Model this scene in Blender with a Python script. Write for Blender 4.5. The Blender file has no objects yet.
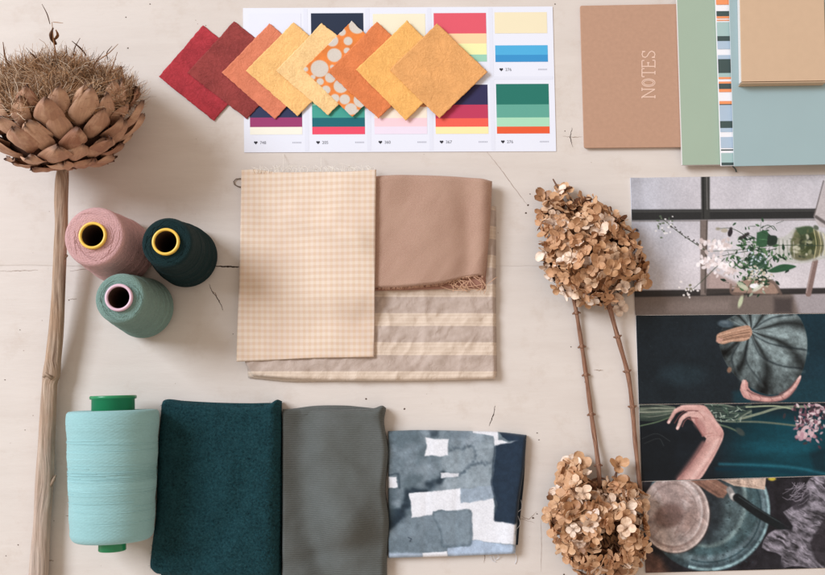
import bpy, math, random
import numpy as np
from mathutils import Vector, Matrix, Quaternion
R = random.Random(7)
PI = math.pi
sc = bpy.context.scene
COL = sc.collection

# ------------------------------------------------------------------ camera geometry (1 photo px ~ 1 mm on the table)
F = 960.0; D = 0.96; TH = math.radians(7.9)
CAM = Vector((0, -D*math.sin(TH), D*math.cos(TH)))
ct, st = math.cos(TH), math.sin(TH)
def P(px, py, z=0.0):
    x = (px-412.5)/F; y = (287.5-py)/F
    d = (x, y*ct+st, y*st-ct)
    t = (z-CAM.z)/d[2]
    return Vector((CAM.x+d[0]*t, CAM.y+d[1]*t, z))
def Pa(X, Y, Z):
    x = (X-412.5)/F; y = (287.5-Y)/F
    dy = y*ct+st; dz = y*st-ct
    t = (Z-CAM.z)/dz
    return CAM.x+x*t, CAM.y+dy*t
def depth(px, py, z=0.0):
    return (Vector((0, st, -ct))).dot(P(px, py, z)-CAM)/F      # metres per px there

def lin1(v):
    v = v/255.0
    return v/12.92 if v <= 0.04045 else ((v+0.055)/1.055)**2.4
def C(r, g, b): return (lin1(r), lin1(g), lin1(b), 1.0)
def lina(a):
    a = np.clip(a, 0, 255)/255.0
    return np.where(a <= 0.04045, a/12.92, ((a+0.055)/1.055)**2.4)

# ------------------------------------------------------------------ noise
def _h(ix, iy, seed):
    n = (ix.astype(np.int64)*374761393 + iy.astype(np.int64)*668265263 + seed*1442695041) & 0xffffffff
    n = ((n ^ (n >> 13))*1274126177) & 0xffffffff
    n = n ^ (n >> 16)
    return (n & 0xffff)/65535.0
def vn(x, y, seed=0):
    ix = np.floor(x); iy = np.floor(y); fx = x-ix; fy = y-iy
    fx = fx*fx*fx*(fx*(fx*6-15)+10); fy = fy*fy*fy*(fy*(fy*6-15)+10)
    a = _h(ix, iy, seed); b = _h(ix+1, iy, seed); c = _h(ix, iy+1, seed); d = _h(ix+1, iy+1, seed)
    return (a*(1-fx)+b*fx)*(1-fy)+(c*(1-fx)+d*fx)*fy
def fbm(x, y, seed=0, o=4):
    s = 0; a = .5; t = 0
    for i in range(o):
        s = s+a*vn(x, y, seed+i*17); t += a; a *= .5; x = x*2.03+3.1; y = y*2.03+1.7
    return s/t
def sstep(a, b, x):
    t = np.clip((x-a)/(b-a), 0, 1); return t*t*(3-2*t)

# ------------------------------------------------------------------ mesh building
class MB:
    def __init__(s): s.v = []; s.f = []; s.uv = []; s.c = []; s.m = []; s.n = 0
    def add(s, V, Fc, uv=None, col=None, mi=0):
        V = [tuple(p) for p in V]
        s.v += V; s.f += [tuple(i+s.n for i in f) for f in Fc]; s.m += [mi]*len(Fc)
        s.uv += list(uv) if uv is not None else [(0.0, 0.0)]*len(V)
        s.c += list(col) if col is not None else [(1, 1, 1, 1)]*len(V)
        s.n += len(V)
    def mesh(s, name, mats, smooth=True, base=None):
        me = bpy.data.meshes.new(name)
        V = np.array(s.v, dtype=float)
        if base is not None: V = V-np.array(base)
        me.from_pydata(V.tolist(), [], s.f); me.update()
        li = np.empty(len(me.loops), dtype=np.int32); me.loops.foreach_get('vertex_index', li)
        U = np.array(s.uv, dtype=np.float32)[li]
        me.uv_layers.new(name='UVMap').data.foreach_set('uv', U.ravel())
        a = me.color_attributes.new('Col', 'FLOAT_COLOR', 'POINT')
        a.data.foreach_set('color', np.array(s.c, dtype=np.float32).ravel())
        for m in (mats if isinstance(mats, (list, tuple)) else [mats]): me.materials.append(m)
        me.polygons.foreach_set('material_index', np.array(s.m, dtype=np.int32))
        me.polygons.foreach_set('use_smooth', np.full(len(s.f), smooth, dtype=bool))
        me.update()
        return me

def tag(o, label=None, cat=None, group=None, kind=None):
    if label: o['label'] = label
    if cat: o['category'] = cat
    if group: o['group'] = group
    if kind: o['kind'] = kind
    return o
class Thing:
    def __init__(s, name, label, cat, loc, group=None):
        s.o = bpy.data.objects.new(name, None); COL.objects.link(s.o)
        s.o.empty_display_size = .02
        s.base = Vector(loc); s.o.location = s.base
        tag(s.o, label, cat, group)
    def part(s, name, mb, mats, parent=None, smooth=True, label=None, kind=None):
        me = mb.mesh(name, mats, smooth, s.base)
        o = bpy.data.objects.new(name, me); COL.objects.link(o); o.parent = parent or s.o
        return tag(o, label, None, None, kind)
    def inst(s, name, me, M, parent=None):
        o = bpy.data.objects.new(name, me); COL.objects.link(o); o.parent = parent or s.o
        M = M.copy(); M.translation = M.translation-s.base
        o.matrix_local = M
        return o
def solo(name, mb, mats, base, label, cat, group=None, smooth=True, kind=None):
    me = mb.mesh(name, mats, smooth, Vector(base))
    o = bpy.data.objects.new(name, me); o.location = base; COL.objects.link(o)
    return tag(o, label, cat, group, kind)

def gridF(nv, nu):
    return [(j*nu+i, (j+1)*nu+i, (j+1)*nu+i+1, j*nu+i+1) for j in range(nv-1) for i in range(nu-1)]
def frame(a):
    a = Vector(a).normalized(); t = Vector((0, 0, 1)) if abs(a.z) < .9 else Vector((1, 0, 0))
    x = a.cross(t).normalized(); return x, a.cross(x).normalized(), a
def tube(mb, pts, rad, n=8, col=None, mi=0, cap=True, uvs=1.0, flute=0.0):
    pts = [Vector(p) for p in pts]; V = []; U = []; L = 0
    x = None
    for i, p in enumerate(pts):
        d = (pts[min(i+1, len(pts)-1)]-pts[max(i-1, 0)])
        if d.length < 1e-9: d = Vector((0, 0, 1))
        d.normalize()
        if x is None: x = frame(d)[0]
        else:
            x = x-d*x.dot(d)
            x = x.normalized() if x.length > 1e-6 else frame(d)[0]
        y = d.cross(x); r = rad[i] if isinstance(rad, (list, tuple)) else rad
        if i: L += (p-pts[i-1]).length
        for k in range(n):
            a = 2*PI*k/n; rr = r*(1+flute*math.sin(a*5+1.3)+flute*.7*math.sin(a*9))
            V.append(p+x*math.cos(a)*rr+y*math.sin(a)*rr); U.append((k/n*2*PI*r*1000*uvs, L*1000*uvs))
    Fc = [(i*n+k, i*n+(k+1) % n, (i+1)*n+(k+1) % n, (i+1)*n+k) for i in range(len(pts)-1) for k in range(n)]
    if cap: Fc += [tuple(range(n))[::-1], tuple(range((len(pts)-1)*n, len(pts)*n))]
    mb.add(V, Fc, U, [col]*len(V) if col else None, mi)
def lathe(mb, o, a, prof, n=64, mi=0, ku=1.0, wob=0):
    x, y, a = frame(a); V = []; U = []; L = 0
    for i, (r, s) in enumerate(prof):
        if i: L += math.hypot(r-prof[i-1][0], s-prof[i-1][1])
        for k in range(n):
            t = 2*PI*k/n
            rr = r*(1+wob*math.sin(3*t+s*90)) if wob else r
            V.append(Vector(o)+a*s+x*math.cos(t)*rr+y*math.sin(t)*rr)
            U.append((abs(k/n-.5)*2*ku, L*1000))
    Fc = [(i*n+k, i*n+(k+1) % n, (i+1)*n+(k+1) % n, (i+1)*n+k) for i in range(len(prof)-1) for k in range(n)]
    mb.add(V, Fc, U, None, mi)
def resample(pl, n, smooth=True):
    p = np.array(pl, float)
    d = np.r_[0, np.cumsum(np.hypot(*np.diff(p, axis=0).T))]; d /= d[-1]
    t = np.linspace(0, 1, n)
    if smooth and len(p) > 2:
        m = np.empty_like(p)
        for i in range(len(p)):
            i0 = max(i-1, 0); i1 = min(i+1, len(p)-1); m[i] = (p[i1]-p[i0])/max(d[i1]-d[i0], 1e-9)
        k = np.clip(np.searchsorted(d, t, 'right')-1, 0, len(p)-2); h = d[k+1]-d[k]; s = ((t-d[k])/h)[:, None]; h = h[:, None]
        return (2*s**3-3*s**2+1)*p[k]+(s**3-2*s**2+s)*h*m[k]+(-2*s**3+3*s**2)*p[k+1]+(s**3-s**2)*h*m[k+1]
    return np.c_[np.interp(t, d, p[:, 0]), np.interp(t, d, p[:, 1])]
def coons(top, right, bottom, left, nu, nv):
    T = resample(top, nu); B = resample(bottom, nu); L = resample(left, nv); Rr = resample(right, nv)
    u = np.linspace(0, 1, nu)[None, :, None]; v = np.linspace(0, 1, nv)[:, None, None]
    S = (1-v)*T[None]+v*B[None]+(1-u)*L[:, None]+u*Rr[:, None]
    S = S-((1-u)*(1-v)*T[0]+u*(1-v)*T[-1]+(1-u)*v*B[0]+u*v*B[-1])
    return S[..., 0], S[..., 1]
def sheet(mb, X, Y, Z, zref, bottom=None, col=None, mi=0, inset=0.0):
    """closed slab: top grid at px X,Y with height Z, skirt down to 'bottom' (m, array or number)"""
    nv, nu = X.shape
    wx, wy = Pa(X, Y, zref)
    V = np.stack([wx, wy, Z], -1).reshape(-1, 3)
    U = np.stack([X, Y], -1).reshape(-1, 2)
    ring = [(0, i) for i in range(nu)]+[(j, nu-1) for j in range(1, nv)]+[(nv-1, i) for i in range(nu-2, -1, -1)]+[(j, 0) for j in range(nv-2, 0, -1)]
    idx = [j*nu+i for j, i in ring]; n = len(idx); cx, cy = wx.mean(), wy.mean()
    zb = Z-0.0005 if bottom is None else (np.full_like(Z, bottom) if np.isscalar(bottom) else bottom)
    V2 = []
    for j, i in ring:
        dx, dy = cx-wx[j, i], cy-wy[j, i]; l = math.hypot(dx, dy)
        V2.append((wx[j, i]+dx/l*inset, wy[j, i]+dy/l*inset, zb[j, i]))
    N = nv*nu
    Fc = [tuple(reversed(f)) for f in gridF(nv, nu)]
    Fc = gridF(nv, nu)
    Fc += [(idx[k], idx[(k+1) % n], N+(k+1) % n, N+k) for k in range(n)]
    if float(zb.max()-zb.min()) < 1e-6:
        V2c = [(cx, cy, float(zb.mean()))]
        Fc += [(N+k, N+(k+1) % n, N+n) for k in range(n)]
    else:                                   # curved underside: a grid of its own, its rim shared with the skirt
        at = {q: N+k for k, q in enumerate(idx)}; V2c = []
        for j in range(1, nv-1):
            for i in range(1, nu-1):
                at[j*nu+i] = N+n+len(V2c); V2c.append((wx[j, i], wy[j, i], float(zb[j, i])))
        Fc += [tuple(at[q] for q in reversed(f)) for f in gridF(nv, nu)]
    Vl = V.tolist()+V2+V2c
    Ul = U.tolist()+[tuple(U[q]) for q in idx]+[(0, 0)]*len(V2c)
    cl = None
    if col is not None:
        cc = np.c_[lina(col.reshape(-1, 3)), np.ones(N)]
        cl = cc.tolist()+[cc[q].tolist() for q in idx]+[cc[0].tolist()]*len(V2c)
    mb.add(Vl, Fc, Ul, cl, mi)
    return wx, wy
def quad(X4, nu, nv):
    """bilinear px grid from TL,TR,BR,BL"""
    tl, tr, br, bl = [np.array(p, float) for p in X4]
    u = np.linspace(0, 1, nu)[None, :, None]; v = np.linspace(0, 1, nv)[:, None, None]
    S = (1-v)*((1-u)*tl+u*tr)+v*((1-u)*bl+u*br)
    return S[..., 0], S[..., 1]
def flat(mb, pts, z, mi=0, th=0.0):
    V = [P(x, y, z) for x, y in pts]; n = len(V)
    mb.add(V, [tuple(range(n))], [(x, y) for x, y in pts], None, mi)
def slab(mb, corners, zt, zb, nb=.0006, mi_top=0, mi_side=None, rnd=0):
    """box with px corners TL,TR,BR,BL ; zt, zb numbers or 4-lists ; slightly rounded top edge"""
    if not isinstance(zt, (list, tuple)): zt = [zt]*4
    if not isinstance(zb, (list, tuple)): zb = [zb]*4
    W = [P(x, y, zt[i]) for i, (x, y) in enumerate(corners)]
    c = sum(W, Vector())/4
    def ring(ins, dz, src, k=5):
        out = []
        for i in range(4):
            p = W[i]; a = (W[(i-1) % 4]-p); b = (W[(i+1) % 4]-p); a.z = b.z = 0; a.normalize(); b.normalize()
            r = max(rnd, .0003)
            for q in range(k):
                t = q/(k-1)*PI/2
                o = p+(a+b)*ins+(a*(1-math.sin(t))+b*(1-math.cos(t)))*(r)
                out.append(Vector((o.x, o.y, src[i]+dz)))
        return out
    r0 = ring(nb, 0, zt); r1 = ring(nb*.3, -nb*.3, zt); r2 = ring(0, -nb, zt); r3 = ring(0, 0, zb)
    n = len(r0); V = r0+r1+r2+r3; ms = mi_top if mi_side is None else mi_side
    U = [(v.x*1000, v.y*1000) for v in V]
    mb.add(V, [tuple(range(n))]+[(a*n+k, (a)*n+(k+1) % n, (a+1)*n+(k+1) % n, (a+1)*n+k) for a in (0, 1) for k in range(n)], U, None, mi_top)
    mb.add(r2+r3, [(k, (k+1) % n, n+(k+1) % n, n+k) for k in range(n)]+[tuple(range(n, 2*n))[::-1]], [(v.x*1000, v.z*1000) for v in r2+r3], None, ms)

# ------------------------------------------------------------------ materials
class NM:
    def __init__(s, name, rough=.8, spec=.3, sheen=0, **kw):
        s.m = bpy.data.materials.new(name); s.m.use_nodes = True; s.t = s.m.node_tree
        s.b = s.t.nodes['Principled BSDF']
        s.b.inputs['Roughness'].default_value = rough
        s.b.inputs['Specular IOR Level'].default_value = spec
        s.b.inputs['Sheen Weight'].default_value = sheen
        for k, v in kw.items(): s.b.inputs[k.replace('_', ' ')].default_value = v
    def n(s, typ, ins=None, out=0, **props):
        nd = s.t.nodes.new('ShaderNode'+typ)
        for k, v in props.items(): setattr(nd, k, v)
        for k, v in (ins or {}).items():
            sk = nd.inputs[k]
            if isinstance(v, bpy.types.NodeSocket): s.t.links.new(v, sk)
            else: sk.default_value = v
        return nd.outputs[out]
    def set(s, k, v):
        if isinstance(v, bpy.types.NodeSocket): s.t.links.new(v, s.b.inputs[k])
        else: s.b.inputs[k].default_value = v
    def math(s, op, a, b=0.0, c=None):
        d = {0: a, 1: b}
        if c is not None: d[2] = c
        return s.n('Math', d, operation=op)
    def coord(s, w='UV'): return s.n('TexCoord', out={'UV': 2, 'Object': 3, 'Generated': 0}[w])
    def mapping(s, v, scale=(1, 1, 1), rot=(0, 0, 0)): return s.n('Mapping', {'Vector': v, 'Scale': scale, 'Rotation': rot})
    def noise(s, v, scale, detail=3, rough=.55, dist=0): return s.n('TexNoise', {'Vector': v, 'Scale': scale, 'Detail': detail, 'Roughness': rough, 'Distortion': dist})
    def ramp(s, f, stops, interp='LINEAR'):
        nd = s.t.nodes.new('ShaderNodeValToRGB'); s.t.links.new(f, nd.inputs[0]); nd.color_ramp.interpolation = interp
        e = nd.color_ramp.elements
        while len(e) < len(stops): e.new(.5)
        for k, (p, c) in enumerate(stops): e[k].position = p; e[k].color = c if len(c) == 4 else (*c, 1)
        return nd.outputs[0]
    def mix(s, f, a, b, blend='MIX'):
        nd = s.t.nodes.new('ShaderNodeMix'); nd.data_type = 'RGBA'; nd.blend_type = blend
        for i, v in ((0, f), (6, a), (7, b)):
            if isinstance(v, bpy.types.NodeSocket): s.t.links.new(v, nd.inputs[i])
            else: nd.inputs[i].default_value = v
        return nd.outputs[2]
    def mr(s, v, a, b, c=0.0, d=1.0): return s.n('MapRange', {0: v, 1: a, 2: b, 3: c, 4: d})
    def bump(s, h, strength=.3, dist=.001, normal=None):
        d = {'Height': h, 'Strength': strength, 'Distance': dist}
        if normal is not None: d['Normal'] = normal
        o = s.n('Bump', d); s.set('Normal', o); return o
    def xyz(s, v):
        nd = s.t.nodes.new('ShaderNodeSeparateXYZ'); s.t.links.new(v, nd.inputs[0]); return nd.outputs[0], nd.outputs[1], nd.outputs[2]
def sc_(c, k): return (c[0]*k, c[1]*k, c[2]*k, 1)

def m_plain(name, c, rough=.5, spec=.4, var=.12, scale=60, bump=.1, **kw):
    m = NM(name, rough, spec, **kw); v = m.coord('Object')
    f = m.noise(v, scale, 4); m.set('Base Color', m.mix(f, sc_(c, 1-var), sc_(c, 1+var)))
    if bump: m.bump(m.noise(v, scale*6, 4), bump, .0006)
    return m.m
def m_thread(name, c, period=.9, var=.16, bs=.7, sheen=.12):
    m = NM(name, .8, .2, sheen); v = m.coord('UV'); u_, v_, _ = m.xyz(v); ob = m.coord('Object')
    w = m.noise(m.mapping(v, (.03, .7, 1)), 1.0, 6, .8); w2 = m.noise(m.mapping(v, (.006, .16, 1)), 1.0, 3); fz = m.noise(ob, 520, 5, .8)
    cc = m.mix(m.mr(w, .3, .7), sc_(c, 1-var), sc_(c, 1+var)); cc = m.mix(m.math('MULTIPLY', m.mr(w2, .35, .7), .5), cc, sc_(c, 1+var*1.5)); cc = m.mix(m.math('MULTIPLY', m.mr(fz, .48, .66), .6), cc, sc_(c, 1+var*2.4))
    m.set('Base Color', cc)
    ring = m.math('SINE', m.math('MULTIPLY', m.math('ADD', v_, m.math('MULTIPLY', w2, 2.0)), 2*PI/period))
    dg = m.math('ADD', m.math('SINE', m.math('ADD', m.math('MULTIPLY', v_, 2.6), m.math('MULTIPLY', u_, .22))), m.math('SINE', m.math('SUBTRACT', m.math('MULTIPLY', v_, 2.2), m.math('MULTIPLY', u_, .3))))
    ring = m.math('ADD', ring, m.math('MULTIPLY', dg, .5))
    m.bump(m.math('ADD', m.math('ADD', m.math('MULTIPLY', ring, .3), m.math('MULTIPLY', w, 1.3)), m.math('MULTIPLY', fz, 1.0)), bs, .0009)
    return m.m
def m_weave(name, c, px=1.6, var=.1, bump=.5, sheen=.3, mott=25):
    m = NM(name, .9, .15, sheen); v = m.coord('UV'); u_, v_, _ = m.xyz(v)
    a = m.math('SINE', m.math('MULTIPLY', m.math('ADD', u_, v_), 2*PI/px)); b = m.math('SINE', m.math('MULTIPLY', m.math('SUBTRACT', u_, v_), 2*PI/(px*.9)))
    h = m.math('MULTIPLY', a, b); n = m.noise(v, 1/mott, 4); f = m.noise(v, .9, 3)
    m.set('Base Color', m.mix(m.math('ADD', m.math('MULTIPLY', m.mr(n, .3, .7), .5), m.math('MULTIPLY', m.mr(f, .3, .7), .5)), sc_(c, 1-var), sc_(c, 1+var)))
    m.bump(m.math('ADD', m.math('MULTIPLY', h, .5), f), bump, .0005)
    return m
def m_vcol(name, rough=.5, spec=.4, grain=.0, bump=0.0, sheen=0):
    m = NM(name, rough, spec, sheen); a = m.n('Attribute', attribute_name='Col'); c = a
    v = m.coord('UV')
    if grain: c = m.mix(m.noise(v, .8, 4), c, sc_((grain,)*3, 1), 'OVERLAY') if False else m.mix(1.0, c, m.ramp(m.noise(v, .7, 4), [(.25, (1-grain,)*3), (.75, (1+grain,)*3)]), 'MULTIPLY')
    m.set('Base Color', c)
    if bump: m.bump(m.noise(v, 1.2, 3), bump, .0005)
    return m.m
def m_paper(name, c, var=.16, fib=.55):
    m = NM(name, .85, .2); v = m.coord('UV')
    n = m.noise(v, .05, 3, .6); f = m.noise(v, .16, 6, .7, 2.5)
    def crease(sc, dist, d=2): return m.math('SUBTRACT', 1.0, m.math('ABSOLUTE', m.math('SUBTRACT', m.math('MULTIPLY', m.noise(v, sc, d, .5, dist), 2.0), 1.0)))
    k1 = crease(.085, 1.2); k2 = crease(.22, 3.0, 3)
    cc = m.mix(m.mr(n, .3, .7), sc_(c, 1-var), sc_(c, 1+var)); cc = m.mix(m.math('MULTIPLY', m.mr(f, .45, .68), .45), cc, sc_((c[0], c[1]*1.06, c[2]*1.15), 1+var*1.5))
    cc = m.mix(m.math('MULTIPLY', m.mr(k2, .90, 1.0), .5), cc, sc_((c[0], c[1]*1.08, c[2]*1.2), 1+var*1.8)); cc = m.mix(m.math('MULTIPLY', m.mr(k1, .92, 1.0), .35), cc, sc_(c, 1-var*1.6))
    m.set('Base Color', cc); m.bump(m.math('ADD', m.math('MULTIPLY', f, .7), m.math('ADD', m.math('MULTIPLY', k1, 1.0), m.math('MULTIPLY', k2, .5))), fib, .0013)
    return m.m

# ------------------------------------------------------------------ the painted wooden table
def table():
    m = NM('table_paint', .5, .35); v = m.coord('Object'); x, y, z = m.xyz(v)
    base = C(213, 203, 194)
    big = m.noise(v, 5, 3); mid = m.noise(m.mapping(v, (8, 45, 1)), 1.0, 5, .65); fine = m.noise(m.mapping(v, (60, 260, 1)), 1.0, 4, .6)
    c = m.mix(m.mr(big, .3, .7), sc_(base, .97), sc_(base, 1.04)); c = m.mix(m.math('MULTIPLY', m.mr(mid, .42, .72), .42), c, C(199, 187, 177))
    c = m.mix(m.math('MULTIPLY', m.mr(m.noise(v, 22, 7, .75), .54, .72), .45), c, C(192, 175, 160))
    h = m.math('ADD', m.math('MULTIPLY', mid, .6), m.math('MULTIPLY', fine, .25))
    wob = m.math('MULTIPLY', m.math('SUBTRACT', m.noise(m.mapping(v, (14, 1, 1)), 1.0, 3), .5), .004)
    brk = m.mr(m.noise(m.mapping(v, (22, 2, 1)), 1.0, 4, .7), .4, .62)
    for i, py in enumerate((266, 900)):
        d = m.math('ABSOLUTE', m.math('ADD', m.math('SUBTRACT', y, P(400, py).y), wob))
        ln = m.mr(d, .0001, .0009, 1, 0); wd = m.mr(d, .0, .004, 1, 0)
        c = m.mix(m.math('MULTIPLY', m.math('MULTIPLY', ln, brk), .16), c, C(120, 100, 84))
        h = m.math('SUBTRACT', h, m.math('MULTIPLY', ln, .5)); h = m.math('SUBTRACT', h, m.math('MULTIPLY', wd, .3))
    m.set('Base Color', c); m.set('Roughness', m.mr(big, .3, .7, .42, .58)); m.bump(h, .45, .0014)
    mb = MB()
    mb.add([(-2, -2, 0), (2, -2, 0), (2, 2, 0), (-2, 2, 0), (-2, -2, -.04), (2, -2, -.04), (2, 2, -.04), (-2, 2, -.04)],
           [(0, 1, 2, 3), (7, 6, 5, 4), (0, 4, 5, 1), (1, 5, 6, 2), (2, 6, 7, 3), (3, 7, 4, 0)])
    me = mb.mesh('table_top', m.m, False); o = bpy.data.objects.new('table_top', me); COL.objects.link(o)
    tag(o, kind='structure')
    # cracks and chips in the paint
    dk = m_plain('bare_wood_crack', C(58, 46, 40), .9, .1, .3, 400, 0)
    fa = m_plain('faint_paint_crack', C(150, 128, 112), .8, .15, .15, 300, 0); ck = MB()
    def crack(pl, w, jit=.8, mi=None):
        mi = (1 if w < .95 else 0) if mi is None else mi
        q = resample(pl, max(8, int(len(pl)*6)), True)
        q = q+np.c_[[R.uniform(-jit, jit) for _ in q], [R.uniform(-jit, jit) for _ in q]]*.5
        V = []; n = len(q)
        for k in range(n):
            t = q[min(k+1, n-1)]-q[max(k-1, 0)]; t = t/max(np.hypot(*t), 1e-6); nn = np.array((-t[1], t[0]))
            ww = w*(.25+.75*math.sin(PI*(k+.6)/(n+.2)))*R.uniform(.5, 1.1)/2
            a = q[k]+nn*ww; b = q[k]-nn*ww; V += [P(a[0], a[1], .00012), P(b[0], b[1], .00012)]
        ck.add(V, [(2*k, 2*k+1, 2*k+3, 2*k+2) for k in range(n-1)], None, None, mi)
    crack([(487, 152), (500, 168), (513, 186), (528, 206)], .55, .5)
    crack([(209, 284), (212, 291), (218, 299), (223, 310)], 1.1)
    crack([(212, 291), (216, 294), (217, 300)], .7)
    crack([(214, 266), (224, 266.5), (240, 267)], 1.9, .5)
    crack([(100, 270), (86, 269), (70, 271)], .5)
    crack([(0, 271), (16, 271), (38, 270)], .6)
    crack([(563, 136), (572, 137), (583, 136.5)], .6)
    crack([(572, 128), (570.5, 137), (573, 147)], .8, .8, 0)
    crack([(66, 516), (73, 516.4)], .9); crack([(47, 560), (54, 561)], .9); crack([(70, 299), (77, 299)], .7)
    crack([(594, 370), (604, 370.5)], .9)
    crack([(483, 550), (485, 557), (484, 563)], .7); crack([(541, 520), (541.5, 545), (541, 572)], .4, .3)
    crack([(489, 426), (493, 416), (495, 406)], 1.0, .5)
    crack([(500, 520), (520, 519), (534, 523)], .5); crack([(521, 516), (529, 519), (536, 512)], .7)
    o2 = bpy.data.objects.new('paint_crack', ck.mesh('paint_crack', [dk, fa], False)); COL.objects.link(o2); o2.parent = o
    cp = MB()
    def chip(x, y, r, mi=0):
        n = 8; V = [P(x+math.cos(2*PI*k/n)*r*R.uniform(.5, 1.2), y+math.sin(2*PI*k/n)*r*R.uniform(.4, 1), .00014) for k in range(n)]
        cp.add(V, [tuple(range(n))], None, None, mi)
    for x, y, r in ((366, 399, 1.3), (404.5, 409, 1.2), (528, 205, 1.3), (526, 213, 1.2), (530, 194, .8), (533, 518, 1.4), (537, 433, 1), (539, 440, .7), (537, 514, .8), (233, 334, .6), (50, 502, .7), (18, 545, .8), (54, 521, .6), (6, 556, .7), (565, 131, .7), (69, 300, .9), (69, 470, .8), (564, 575, 1.3), (585, 382, .9), (571, 347, .7), (126, 17, .9), (128, 48, 1), (150, 4, .9), (555, 4, .9), (5, 380, .8), (25, 430, .6), (20, 330, .7)):
        chip(x, y, r)
    for _ in range(70): chip(R.uniform(0, 825), R.uniform(0, 575), R.uniform(.25, .6), 1)
    o3 = bpy.data.objects.new('paint_chip', cp.mesh('paint_chip', [m_plain('dark_chip', C(92, 76, 66), .9, .1, .3, 400, 0), fa], False)); COL.objects.link(o3); o3.parent = o
table()

# ------------------------------------------------------------------ painter (prints and printed cloth)
class Paint:
    def __init__(s, X, Y, ox, oy, k):
        s.X = (X-ox)*k; s.Y = (Y-oy)*k; s.k = k
        s.a = np.zeros(X.shape+(3,))
    def fill(s, c): s.a[:] = c
    def blend(s, m, c):
        c = np.array(c, float); s.a = s.a*(1-m[..., None])+(c if c.ndim == 1 else c)*m[..., None]
    def _bb(s, x0, y0, x1, y1):
        return (s.X > x0) & (s.X < x1) & (s.Y > y0) & (s.Y < y1)
    def sel(s, msk, w, c):
        s.a[msk] = s.a[msk]*(1-w[:, None])+np.array(c, float)*w[:, None]
    def poly(s, pts, c, soft=2.5, al=1.0, tex=0, seed=1):
        p = np.array(pts, float); e = soft*2+2
        m = s._bb(p[:, 0].min()-e, p[:, 1].min()-e, p[:, 0].max()+e, p[:, 1].max()+e)
        x = s.X[m]; y = s.Y[m]
        if x.size == 0: return
        d2 = np.full(x.shape, 1e9); ins = np.zeros(x.shape, bool)
        for i in range(len(p)):
            a = p[i-1]; b = p[i]; ab = b-a; L = max((ab**2).sum(), 1e-9)
            t = np.clip(((x-a[0])*ab[0]+(y-a[1])*ab[1])/L, 0, 1)
            d2 = np.minimum(d2, (x-a[0]-t*ab[0])**2+(y-a[1]-t*ab[1])**2)
            if a[1] != b[1]: ins ^= ((a[1] > y) != (b[1] > y)) & (x < (b[0]-a[0])*(y-a[1])/(b[1]-a[1])+a[0])
        d = np.where(ins, 1, -1)*np.sqrt(d2); w = sstep(-soft, soft, d)*al
        if tex: w = w*np.clip(1-tex+tex*2*fbm(x/12, y/12, seed), 0, 1)
        s.sel(m, w, c)
    def sm(s, pts, c, soft=2.5, al=1.0, n=40, **k):
        s.poly(resample(list(pts)+[pts[0]], n), c, soft, al, **k)
    def ell(s, cx, cy, rx, ry, c, rot=0, soft=2.5, al=1.0):
        e = max(rx, ry)+soft*2; m = s._bb(cx-e, cy-e, cx+e, cy+e); x = s.X[m]-cx; y = s.Y[m]-cy
        if x.size == 0: return
        q, r = math.cos(rot), math.sin(rot); a = (x*q+y*r)/rx; b = (-x*r+y*q)/ry
        d = (1-np.sqrt(a*a+b*b))*min(rx, ry); s.sel(m, sstep(-soft, soft, d)*al, c)
    def ring(s, cx, cy, rx, ry, w, c, soft=3, al=1.0, a0=-PI, a1=PI):
        x = s.X-cx; y = s.Y-cy; q = np.sqrt((x/rx)**2+(y/ry)**2); d = np.abs(q-1)*min(rx, ry)
        an = np.arctan2(y/ry, x/rx); k = sstep(w/2+soft, max(w/2-soft, 0), d)*al*((an >= a0) & (an <= a1)); s.blend(k, c)
    def line(s, pts, w, c, soft=1.5, al=1.0, w1=None, n=24):
        p = resample(pts, n if len(pts) > 2 else 2); e = max(w, w1 or 0)+soft*2
        m = s._bb(p[:, 0].min()-e, p[:, 1].min()-e, p[:, 0].max()+e, p[:, 1].max()+e); x = s.X[m]; y = s.Y[m]
        if x.size == 0: return
        best = np.full(x.shape, 1e9)
        for i in range(len(p)-1):
            a = p[i]; b = p[i+1]; ab = b-a; L = max((ab**2).sum(), 1e-9); t = np.clip(((x-a[0])*ab[0]+(y-a[1])*ab[1])/L, 0, 1)
            ww = w if w1 is None else w+(w1-w)*(i+t)/(len(p)-1)
            best = np.minimum(best, np.sqrt((x-a[0]-t*ab[0])**2+(y-a[1]-t*ab[1])**2)-ww/2)
        s.sel(m, sstep(soft, -soft, best)*al, c)
    def noise(s, amp, scale, seed=3, sx=1, sy=1, o=4):
        s.a *= (1+amp*2*(fbm(s.X/scale*sx, s.Y/scale*sy, seed, o)-.5))[..., None]
    def grad(s, c0, c1, m):
        s.a[:] = np.array(c0)*(1-m[..., None])+np.array(c1)*m[..., None]
rr = random.Random(11)
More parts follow.
